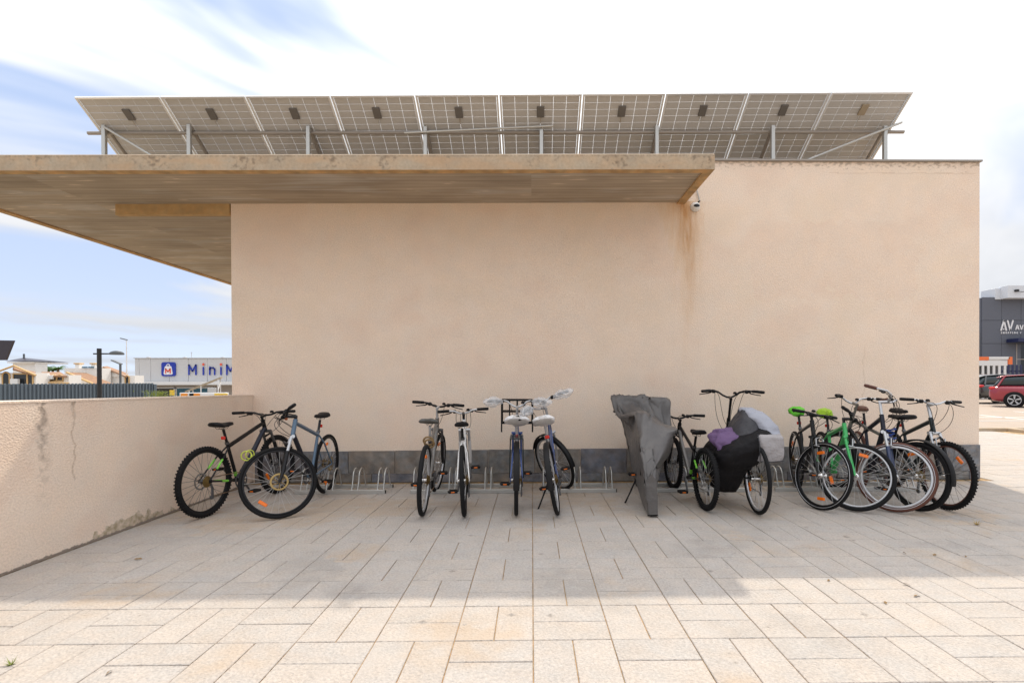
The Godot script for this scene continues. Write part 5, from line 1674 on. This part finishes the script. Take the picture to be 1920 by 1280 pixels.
	for k in n2:
		part(fe, "rib", rib, M.fence_slat, Transform3D(Basis(), V((k + 0.5) * ln2 / n2, 0, 0.06)))
	part(fe, "end_post", Shape.new().cbox(V(ln2 + 0.05, 1.2, 0.05), V(0.16, 2.4, 0.3), 0.01), M.fence_slat)

	# lamps
	var l1 := thing("street_lamp", "black street lamp with dome head on a side arm", "street lamp", V(-18.12, -1.1, -22))
	part(l1, "pole", Shape.new().tube([Vector3.ZERO, V(0, 3.78, 0)], 0.082, 14), M.lamp_black)
	part(l1, "arm", Shape.new().tube([V(-0.24, 3.56, 0), V(0.62, 3.56, 0)], 0.03, 8), M.lamp_black)
	lamp_dome(l1, V(0.72, 3.535, 0), V(0.28, 0.15, 0.24), M.lamp_grey)
	var l2 := thing("street_lamp", "short grey lamp with slanted flat solar head behind the fence", "street lamp", V(-35.3, -1.8, -45))
	part(l2, "pole", Shape.new().tube([Vector3.ZERO, V(0.02, 4.55, 0)], 0.09, 10), M.lamp_grey)
	part(l2, "lamp_head", Shape.new().cbox(V(-0.32, 4.72, 0), V(0.85, 0.09, 0.35), 0.02, Transform3D(Basis(V(0, 0, 1), -0.42), V(-1.92, 0.29, 0))), M.lamp_grey)
	var l3 := thing("street_lamp", "tall thin white lamp mast above the houses", "street lamp", V(-54.05, -2.4, -70))
	part(l3, "pole", Shape.new().tube([Vector3.ZERO, V(0, 9.1, 0)], [0.11, 0.06], 10), M.store_trim)
	part(l3, "lamp_head", Shape.new().cbox(V(-0.35, 9.25, 0), V(0.9, 0.12, 0.3), 0.03, Transform3D(Basis(V(0, 0, 1), -0.25), V(-2.3, 0.25, 0))), M.lamp_grey)

	# dark tilted panel at the edge of the picture
	var dp := thing("solar_panel_mast", "dark tilted panel raised on a post near the tower house", "solar panel", V(-15.1, -1.1, -14.0))
	part(dp, "panel", Shape.new().prism(PackedVector2Array([Vector2(-2.2, 2.95), Vector2(-2.2, 3.56), Vector2(1.34, 3.50), Vector2(1.13, 2.98)]), -0.03, 0.03), M.panel_dark)
	part(dp, "post", Shape.new().tube([V(-1.2, 0, -0.1), V(-1.2, 3.3, -0.1)], 0.06, 10), M.galvanised)

	# supermarket
	var st := thing("supermarket", "flat roofed store clad in pale grey panels with blue sign", "store", V(-50, -2.6, -85))
	var S0 := Transform3D(Basis(), -st.position)
	part(st, "body", Shape.new().box(V(-44, 0.3, -97), V(40.4, 5.8, 23.6)), M.store_wall, S0)
	var xs := [-64.3, -63.6, -61.75, -58.75, -55.7, -52.65, -49.6, -46.55, -43.5, -40.5]
	for k in xs.size() - 1:
		part(st, "wall_panel", Shape.new().cbox(V((xs[k] + xs[k + 1]) / 2, 3.08, -85.05), V(xs[k + 1] - xs[k] - 0.05, 3.72, 0.2), 0.02), M.store_panel, S0)
	part(st, "roof_edge", Shape.new().cbox(V(-52.4, 5.0, -85.05), V(24.1, 0.12, 0.4), 0.02), M.lamp_pale, S0)
	part(st, "eave", Shape.new().cbox(V(-53.5, 0.92, -84.2), V(26.0, 0.55, 2.2), 0.04), M.store_trim, S0)
	for w in [[-61.7, 3.6, "pane_dark"], [-57.6, 5.9, "pane_teal"], [-48.0, 6.0, "pane_dark"]]:
		var wn := part(st, "shop_window", Shape.new().box(V(w[0] + w[1] / 2, -1.0, -85.1), V(w[1], 2.2, 0.12)), M[w[2]], S0)
		part(wn, "frame", Shape.new().box(V(w[0] - 0.1, -1.0, -85.05), V(0.2, 2.5, 0.2)).box(V(w[0] + w[1] + 0.1, -1.0, -85.05), V(0.2, 2.5, 0.2)).box(V(w[0] + w[1] / 2, 0.2, -85.05), V(w[1] + 0.4, 0.2, 0.2)), M.store_trim)
	for p in [278, 346, 417]: part(st, "roof_vent", Shape.new().cbox(at(p, 670.8, 88), V(0.5, 0.3, 0.5), 0.05), M.lamp_pale, S0)
	part(st, "antenna", Shape.new().tube([at(358.5, 671, 88), at(358.5, 660, 88)], 0.04, 6).tube([at(357, 661, 88), at(360, 661, 88)], 0.04, 6), M.lamp_pale, S0)
	# sign: rounded square with a shopping bag, then the lettering
	var sg := -84.9
	var rr := PackedVector2Array()
	var lc := at(317, 692, 85)
	for k in 24:
		var t := TAU * k / 24.0
		rr.append(Vector2(lc.x + signf(cos(t)) * (1.13 - 0.32) + cos(t) * 0.32, lc.y + signf(sin(t)) * (1.13 - 0.32) + sin(t) * 0.32))
	var logo := part(st, "sign_board", Shape.new().prism(rr, sg, sg + 0.15), M.sign_blue, S0)
	var bag := PackedVector2Array()
	for p in [Vector2(-0.72, -0.72), Vector2(-0.60, -0.88), Vector2(0.60, -0.88), Vector2(0.72, -0.72), Vector2(0.52, 0.38), Vector2(0.40, 0.50), Vector2(-0.40, 0.50), Vector2(-0.52, 0.38)]:
		bag.append(p + Vector2(lc.x, lc.y))
	part(logo, "bag_mark", Shape.new().prism(bag, sg + 0.15, sg + 0.22), M.sign_white)
	var hd := []
	for k in 11:
		var t := PI * k / 10.0
		hd.append(V(lc.x + cos(t) * 0.26, lc.y + 0.48 + sin(t) * 0.32, sg + 0.19))
	part(logo, "bag_handle", Shape.new().tube(hd, 0.07, 6), M.sign_white)
	var mm := Shape.new()
	strokes(mm, [[-0.36, -0.62, -0.36, 0.06], [-0.36, 0.06, 0.0, -0.40], [0.0, -0.40, 0.36, 0.06], [0.36, 0.06, 0.36, -0.62]], 0.16, V(lc.x, lc.y, sg + 0.25), 0.05)
	part(logo, "letter", mm, M.sign_red)
	for e in [[354, "M"], [381, "i"], [393, "n"], [414, "i"], [425, "M"]]:
		var o2 := at(e[0], 702, 85)
		var base := V(o2.x, o2.y, sg + 0.1)
		var lt := Shape.new()
		if e[1] == "M": strokes(lt, [[0.1, 0, 0.1, 1.55], [0.1, 1.55, 0.66, 0.55], [0.66, 0.55, 1.22, 1.55], [1.22, 1.55, 1.22, 0]], 0.21, base, 0.1)
		elif e[1] == "i": strokes(lt, [[0.1, 0, 0.1, 1.15]], 0.21, base, 0.1)
		else: strokes(lt, [[0.1, 0, 0.1, 1.2], [0.1, 0.85, 0.3, 1.1], [0.3, 1.1, 0.65, 1.1], [0.65, 1.1, 0.88, 0.85], [0.88, 0.85, 0.88, 0]], 0.21, base, 0.1)
		var l := part(st, "letter", lt, M.sign_blue, S0)
		if e[1] == "i":
			var dot := PackedVector2Array([Vector2(0.1, 1.42), Vector2(0.32, 1.64), Vector2(0.1, 1.86), Vector2(-0.12, 1.64)])
			part(l, "dot", Shape.new().prism(dot, -0.05, 0.05, Transform3D(Basis(), base)), M.sign_red)

	# slanted solar table on posts, with an orange and yellow kiosk board below it
	var ar := thing("solar_table", "slanted solar panel table on white posts in front of the store", "solar table", V(-20, -1.3, -32))
	var A0 := Transform3D(Basis(), -ar.position)
	var p0 := at(346, 733, 32)
	var p1 := at(413, 706.5, 32)
	var back := V(-0.75, 0.02, -1.5)
	var sl := Shape.new()
	sl.quad(p0, p0 + back, p1 + back, p1)
	var dn := V(0, -0.09, 0)
	sl.quad(p1 + dn, p1 + back + dn, p0 + back + dn, p0 + dn)
	sl.quad(p0 + dn, p1 + dn, p1, p0)
	sl.quad(p1 + dn, p1 + back + dn, p1 + back, p1)
	part(ar, "panel", sl, M.junction_tan, A0)
	for e in [[0.12, 0.0], [0.45, 0.0], [0.93, 0.0], [0.93, 1.0], [0.12, 1.0]]:
		var g: Vector3 = p0.lerp(p1, e[0]) + back * e[1] + dn
		part(ar, "post", Shape.new().tube([V(g.x, -1.3, g.z), g], 0.03, 8), M.store_trim, A0)
	part(ar, "brace", Shape.new().tube([p0.lerp(p1, 0.93) + V(0, -0.75, 0), p0.lerp(p1, 0.93) + back + V(0, -0.3, 0)], 0.02, 6), M.store_trim, A0)
	part(ar, "inverter_box", Shape.new().cbox(at(397, 731, 31.9), V(0.42, 0.28, 0.25), 0.02), M.lamp_pale, A0)
	var kb := thing("roadside_barrier", "low white barrier with orange and yellow blocks above the boundary wall", "barrier", V(-20, -1.3, -30))
	var k0 := at(339, 736, 30)
	var k1 := at(426, 736, 30)
	var K0 := Transform3D(Basis(), -kb.position)
	part(kb, "body", Shape.new().cbox(V((k0.x + k1.x) / 2, (k0.y - 1.3) / 2, k0.z), V(k1.x - k0.x, k0.y + 1.3, 0.3), 0.02), M.store_trim, K0)
	for e in [[339, 351, "sign_orange"], [355, 363, "black_plastic"], [363, 374, "sign_orange"], [402, 426, "sign_yellow"]]:
		var c0 := at(e[0], 741, 29.84)
		var c1 := at(e[1], 737.5, 29.84)
		part(kb, "block", Shape.new().box(V((c0.x + c1.x) / 2, (c0.y + c1.y) / 2 - 0.2, c0.z), V(c1.x - c0.x, absf(c1.y - c0.y) + 0.4, 0.06)), M[e[2]], K0)
	var yb := at(322, 736, 60)
	var ys := thing("yellow_notice", "small yellow notice board on a post beside the store entrance", "sign", V(yb.x, -2.2, yb.z))
	part(ys, "board", Shape.new().cbox(V(0, yb.y + 2.2, 0), V(0.55, 0.6, 0.05), 0.01), M.sign_yellow)
	part(ys, "post", Shape.new().tube([Vector3.ZERO, V(0, yb.y + 2.2, -0.04)], 0.04, 6), M.lamp_grey)
	# shrub at the end of the fence
	var sb := at(298, 742, 34)
	var sh := thing("shrub", "yellow green leafy shrub at the end of the corrugated fence", "shrub", V(sb.x, -1.3, sb.z))
	var lv := Shape.new()
	for k in 420:
		var p := V(rng.randfn(0, 0.38), 1.35 + rng.randf() * 0.62, rng.randfn(0, 0.3))
		var d1 := V(rng.randfn(), rng.randfn(), rng.randfn()).normalized() * 0.09
		var d2 := V(rng.randfn(), rng.randfn(), rng.randfn()).normalized() * 0.05
		lv.tri(p - d1, p + d2, p + d1)
	part(sh, "leaves", lv, M.shrub_leaf)
	part(sh, "stem", Shape.new().tube([Vector3.ZERO, V(0.05, 1.5, 0)], 0.04, 6), M.trunk)

func strokes(s: Shape, segs: Array, w: float, base: Vector3, deep: float) -> void:
	for e in segs:
		var a := Vector2(e[0], e[1])
		var b := Vector2(e[2], e[3])
		var d := (b - a).normalized()
		s.box(Vector3.ZERO, V((b - a).length() + w * 0.8, w, deep), Transform3D(Basis(V(0, 0, 1), d.angle()), base + V((a.x + b.x) / 2, (a.y + b.y) / 2, 0)))

# ---------------------------------------------------------------- right-hand side
func car(label: String, where: Vector3, turn: float, paint: Material, tall: float) -> void:
	var o := thing("parked_car", label, "car", where)
	o.rotation.y = turn
	var ringed := func(rows: Array, power: float) -> Shape:
		var loops := []
		for r in rows:
			var lp := []
			for j in 24:
				var a := TAU * j / 24
				var cz := signf(cos(a)) * pow(absf(cos(a)), power)
				var cy := signf(sin(a)) * pow(absf(sin(a)), power)
				lp.append(V(r[0], lerpf(r[2], r[3], cy * 0.5 + 0.5) * tall, -r[1] * cz))
			loops.append(lp)
		return Shape.new().loft(loops)
	part(o, "body", ringed.call([[-2.33, 0.55, 0.42, 0.72], [-2.30, 0.72, 0.33, 0.86], [-2.2, 0.82, 0.26, 0.95], [-1.9, 0.89, 0.22, 0.99], [-1.2, 0.91, 0.20, 0.99], [0.0, 0.91, 0.20, 0.97], [0.9, 0.91, 0.20, 0.95], [1.6, 0.89, 0.20, 0.89], [2.1, 0.82, 0.23, 0.80], [2.32, 0.62, 0.33, 0.66]], 0.42), paint)
	var g := part(o, "windows", ringed.call([[-2.18, 0.60, 0.90, 0.98], [-1.95, 0.68, 0.90, 1.30], [-1.75, 0.69, 0.90, 1.40], [-1.0, 0.69, 0.90, 1.455], [-0.1, 0.68, 0.90, 1.46], [0.45, 0.66, 0.90, 1.38], [1.1, 0.70, 0.88, 0.98]], 0.55), M.car_glass)
	part(o, "roof", ringed.call([[-2.06, 0.55, 1.30, 1.36], [-1.8, 0.64, 1.37, 1.44], [-1.0, 0.66, 1.42, 1.49], [-0.1, 0.65, 1.43, 1.495], [0.40, 0.60, 1.37, 1.43], [0.5, 0.5, 1.35, 1.39]], 0.6), paint)
	for z in [-1.0, 1.0]:
		for e in [[-2.0, -1.75], [-0.95, -0.9], [0.15, 0.1], [1.1, 0.42]]:
			part(o, "pillar", Shape.new().tube([V(e[0], 0.95 * tall, z * 0.77), V(e[1], 1.41 * tall, z * 0.63)], 0.04, 6), paint)
		for x in [-1.42, 1.40]:
			part(o, "wheel_arch", Shape.new().lathe([Vector2(0, 0.0), Vector2(0.385, 0.0), Vector2(0.385, 0.06), Vector2(0.37, 0.065), Vector2(0, 0.065)], Transform3D(Basis(V(1, 0, 0), z * PI / 2), V(x, 0.34, z * 0.853)), 28), M.black_plastic)
			var w := part(o, "wheel", Shape.new().lathe([Vector2(0.23, 0.0), Vector2(0.325, 0.0), Vector2(0.34, 0.02), Vector2(0.335, 0.075), Vector2(0.30, 0.09), Vector2(0.23, 0.085)], Transform3D(Basis(V(1, 0, 0), z * PI / 2), V(x, 0.34, z * 0.85)), 28), M.rubber)
			var rim := Shape.new()
			for k in 5:
				for dd in [-0.10, 0.10]:
					var t := TAU * k / 5 + 0.3
					rim.tube([V(x + cos(t) * 0.03, 0.34 + sin(t) * 0.03, z * 0.93), V(x + cos(t + dd) * 0.235, 0.34 + sin(t + dd) * 0.235, z * 0.925)], 0.02, 5)
			rim.ring(V(x, 0.34, z * 0.925), 0.235, 0.016, 28, 6)
			part(w, "rim", rim, M.silver_paint)
		part(o, "tail_lamp", Shape.new().cbox(V(-2.2, 0.86 * tall, z * 0.70), V(0.26, 0.14, 0.26), 0.05), M.tail_lamp)
		part(o, "mirror", Shape.new().cbox(V(0.75, 1.0 * tall, z * 0.98), V(0.12, 0.13, 0.18), 0.03), paint)
	part(o, "rear_bumper", Shape.new().cbox(V(-2.28, 0.40, 0), V(0.16, 0.16, 1.5), 0.04), M.black_plastic)

func make_right() -> void:
	car("dark red estate car with five spoke alloy wheels in car park", at(1903, 745, 23.6) * V(1, 0, 1) + V(0.711, 0, 0.703) * 1.42 - V(-0.703, 0, 0.711) * 0.9, -0.78, M.car_red, 1.03)
	car("dark grey car parked behind the red estate", at(1869, 745, 27.0) * V(1, 0, 1) + V(0.98, 0, -0.2) * 1.42 - V(0.2, 0, 0.98) * 0.9 + V(0, 0.08, 0), 0.2, M.car_grey, 1.0)
	# white and orange trolley shelter
	var sh := thing("trolley_shelter", "white slatted shelter with orange roof edge behind the cars", "shelter", V(29, 0, -34))
	var T0 := Transform3D(Basis(), -sh.position)
	part(sh, "roof", Shape.new().box(V(27.9, 2.62, -35.2), V(7.7, 0.1, 2.4)), M.slat_white, T0)
	part(sh, "fascia", Shape.new().cbox(V(27.3, 2.66, -34.0), V(6.0, 0.24, 0.08), 0.01), M.orange_fascia, T0)
	part(sh, "fascia", Shape.new().cbox(V(31.0, 2.70, -34.0), V(1.38, 0.16, 0.08), 0.01), M.slat_white, T0)
	part(sh, "fascia_end", Shape.new().cbox(V(31.75, 2.52, -34.02), V(0.28, 0.50, 0.12), 0.01), M.orange_fascia, T0)
	part(sh, "band", Shape.new().cbox(V(27.8, 2.36, -34.0), V(7.5, 0.34, 0.08), 0.01), M.slat_white, T0)
	part(sh, "back", Shape.new().box(V(27.8, 1.1, -34.5), V(7.4, 2.2, 0.06)), M.lamp_grey, T0)
	for k in 20:
		part(sh, "slat", Shape.new().cbox(V(31.4 - k * 0.37, 1.1, -34.0), V(0.16, 2.2, 0.06), 0.008), M.slat_white, T0)
	for e in [[29.9, 1.35, "sign_orange"], [30.4, 1.2, "sign_yellow"], [31.0, 1.35, "sign_orange"], [29.5, 1.25, "sign_yellow"]]:
		part(sh, "poster", Shape.new().box(V(e[0], e[1], -34.3), V(0.22, 0.3, 0.05)), M[e[2]], T0)
	# dark railing in front of the mall
	var fe := thing("metal_railing", "dark blue upright bar railing beside the orange shelter", "railing", V(32.0, 0, -36))
	for k in 24:
		part(fe, "bar", Shape.new().box(V(k * 0.30, 1.15, 0), V(0.12, 2.3, 0.06)), M.mall_navy)
	part(fe, "rail", Shape.new().box(V(3.5, 1.85, -0.07), V(7.4, 0.08, 0.06)), M.mall_navy)
	part(fe, "rail", Shape.new().box(V(3.5, 0.4, -0.07), V(7.4, 0.08, 0.06)), M.mall_navy)
	# shopping centre
	var ma := thing("shopping_centre", "dark grey clad shopping centre with white parapet and lettering", "building", V(60, 0, -60))
	var S0 := Transform3D(Basis(), -ma.position)
	part(ma, "body", Shape.new().box(V(66.3, 5.4, -72.2), V(27.2, 10.8, 24.0)), M.mall_grey, S0)
	for r in 4:
		for c in 11:
			if r < 2 and c >= 2 and c < 5: continue
			var pw := 2.30
			part(ma, "wall_panel", Shape.new().cbox(V(52.75 + pw * (c + 0.5), 1.36 + 2.72 * r, -60.1), V(pw - 0.03, 2.69, 0.16), 0.015), M.mall_grey, S0)
	part(ma, "parapet", Shape.new().cbox(V(66.0, 11.35, -59.6), V(22.4, 1.46, 1.2), 0.02), M.mall_white, S0)
	part(ma, "parapet_end", Shape.new().cbox(V(54.65, 11.25, -60.9), V(0.9, 1.3, 2.0), 0.02), M.mall_white, S0)
	part(ma, "rear_roof", Shape.new().prism(PackedVector2Array([Vector2(50.5, 10.9), Vector2(54.6, 10.9), Vector2(54.6, 11.9), Vector2(50.5, 11.2)]), -66.0, -64.0), M.mall_white, S0)
	part(ma, "floodlight", Shape.new().cbox(at(1906.5, 544.5, 58.9), V(0.30, 0.22, 0.5), 0.03).tube([at(1908, 546.5, 58.8), at(1922, 547, 58.8)], 0.035, 6), M.lamp_black, S0)
	part(ma, "awning", Shape.new().cbox(V(59.2, 5.75, -59.3), V(7.2, 0.42, 1.6), 0.02), M.mall_navy, S0)
	part(ma, "side_tower", Shape.new().box(V(51.6, 3.6, -63.0), V(2.2, 7.2, 4.0)), M.lamp_pale, S0)
	var cz := V(57.3, 6.05, -58.45)
	part(ma, "pharmacy_cross", Shape.new().box(cz, V(0.66, 0.22, 0.08)).box(cz + V(0, 0.22, 0), V(0.22, 0.22, 0.08)).box(cz - V(0, 0.22, 0), V(0.22, 0.22, 0.08)), M.sign_white, S0)
	for k in 6:
		var wn := part(ma, "shop_window", Shape.new().box(V(57.4 + k * 1.2, 2.72, -60.12), V(1.12, 5.3, 0.10)), M.pane_dark, S0)
		part(wn, "frame", Shape.new().box(V(57.4 + k * 1.2 - 0.59, 2.72, -60.05), V(0.06, 5.4, 0.16)).box(V(57.4 + k * 1.2, 3.6, -60.05), V(1.12, 0.08, 0.14)), M.store_wall)
	var aa := Shape.new()
	var bs := V(54.85, 7.0, -59.95)
	strokes(aa, [[0.05, 0.0, 0.38, 1.1], [0.38, 1.1, 0.66, 0.0]], 0.15, bs, 0.08)
	aa.box(bs + V(0.36, 0.12, 0), V(0.12, 0.12, 0.08))
	part(ma, "letter", aa, M.sign_white, S0)
	var vv := Shape.new()
	strokes(vv, [[0.82, 1.1, 1.12, 0.0], [1.12, 0.0, 1.45, 1.1]], 0.15, bs, 0.08)
	part(ma, "letter", vv, M.sign_white, S0)
	var font := SystemFont.new()
	font.font_names = PackedStringArray(["Droid Sans"])
	font.font_weight = 700
	for e in [["AVE", 0.55, V(56.6, 6.86, -59.97)], ["S H O P P I N G   C", 0.21, V(54.9, 6.52, -59.97)]]:
		var tm := TextMesh.new()
		tm.font = font
		tm.text = e[0]
		tm.font_size = 64
		tm.pixel_size = e[1] / 46.0
		tm.depth = 0.06
		tm.horizontal_alignment = HORIZONTAL_ALIGNMENT_LEFT
		tm.vertical_alignment = VERTICAL_ALIGNMENT_BOTTOM
		part(ma, "lettering", tm, M.sign_white, Transform3D(Basis(), e[2] - ma.position))

# ---------------------------------------------------------------- litter on the slabs
func make_litter() -> void:
	rng.seed = 12
	var spots := [[1588, 1007, "beside the tangle of bikes"], [1697, 1038, ""], [1753, 1041, ""], [1811, 1044, ""], [1554, 1089, ""], [1701, 1097, ""], [1720, 1118, ""], [1661, 1131, ""], [258, 1049, ""], [205, 1262, ""]]
	for e in spots:
		var p := ground_at(e[0], e[1])
		var s := Shape.new()
		var w := 0.012 + rng.randf() * 0.008
		s.quad(V(-w * 1.6, 0.004, 0), V(0, 0.007, w * 0.7), V(0, 0.012, 0), V(-w * 0.8, 0.010, -w * 0.5))
		s.quad(V(0, 0.007, w * 0.7), V(w * 1.7, 0.005, w * 0.2), V(w * 0.8, 0.013, -w * 0.4), V(0, 0.012, 0))
		lone("dry_leaf", s, M.dry_leaf, "small dry brown leaf lying on the pale slabs", "leaf", Transform3D(Basis(Vector3.UP, rng.randf() * 6.0), p), "dry leaves on the paving")
	for e in [[1832, 984, "dry_grass", "dry yellow grass tuft growing in a joint near building corner", 0.05], [20, 1246, "shrub_leaf", "tiny green weed in a sunlit slab joint", 0.03]]:
		var p := ground_at(e[0], e[1])
		var s := Shape.new()
		for k in 26:
			var az := rng.randf() * TAU
			var d: Vector3 = V(cos(az), 0.5 + rng.randf(), sin(az)) * float(e[4]) * (0.5 + rng.randf() * 0.6)
			var sd := V(-sin(az), 0, cos(az)) * 0.003
			s.tri(-sd, sd, d)
		lone("grass_tuft", s, M[e[2]], e[3], "weed", Transform3D(Basis(), p + V(0, -0.004, 0)))

# ---------------------------------------------------------------- the scene
func _ready() -> void:
	var cam := Camera3D.new()
	cam.name = "camera"
	cam.projection = Camera3D.PROJECTION_FRUSTUM
	cam.near = 0.1
	cam.far = 4000.0
	cam.size = 0.1 * 1280.0 / FOCAL
	cam.frustum_offset = Vector2((960.0 - PRINCIPAL.x) / FOCAL, (PRINCIPAL.y - 640.0) / FOCAL) * 0.1
	cam.position = EYE
	cam.rotation_degrees = V(-0.34986, -0.81597, -0.13914)
	add_child(cam)
	cam.current = true
	turned = cam.basis
	var env := Environment.new()
	env.background_mode = Environment.BG_SKY
	env.sky = make_sky()
	env.background_energy_multiplier = 1.0
	env.tonemap_mode = Environment.TONE_MAPPER_LINEAR
	env.tonemap_exposure = 1.28
	env.sdfgi_enabled = true
	env.ssao_enabled = true
	env.ssil_enabled = true
	var we := WorldEnvironment.new()
	we.name = "environment"
	we.environment = env
	add_child(we)
	var sun := DirectionalLight3D.new()
	sun.name = "sun"
	sun.light_energy = 0.82
	sun.light_color = Color(1.0, 0.95, 0.87)
	sun.light_angular_distance = 0.9
	sun.shadow_enabled = true
	add_child(sun)
	sun.look_at_from_position(V(0.18, 1.0, -0.667) * 30.0, Vector3.ZERO)

	make_materials()
	make_ground()
	make_building()
	make_panels()
	make_left()
	make_right()
	make_racks()
	make_bikes()
	make_covers()
	make_litter()
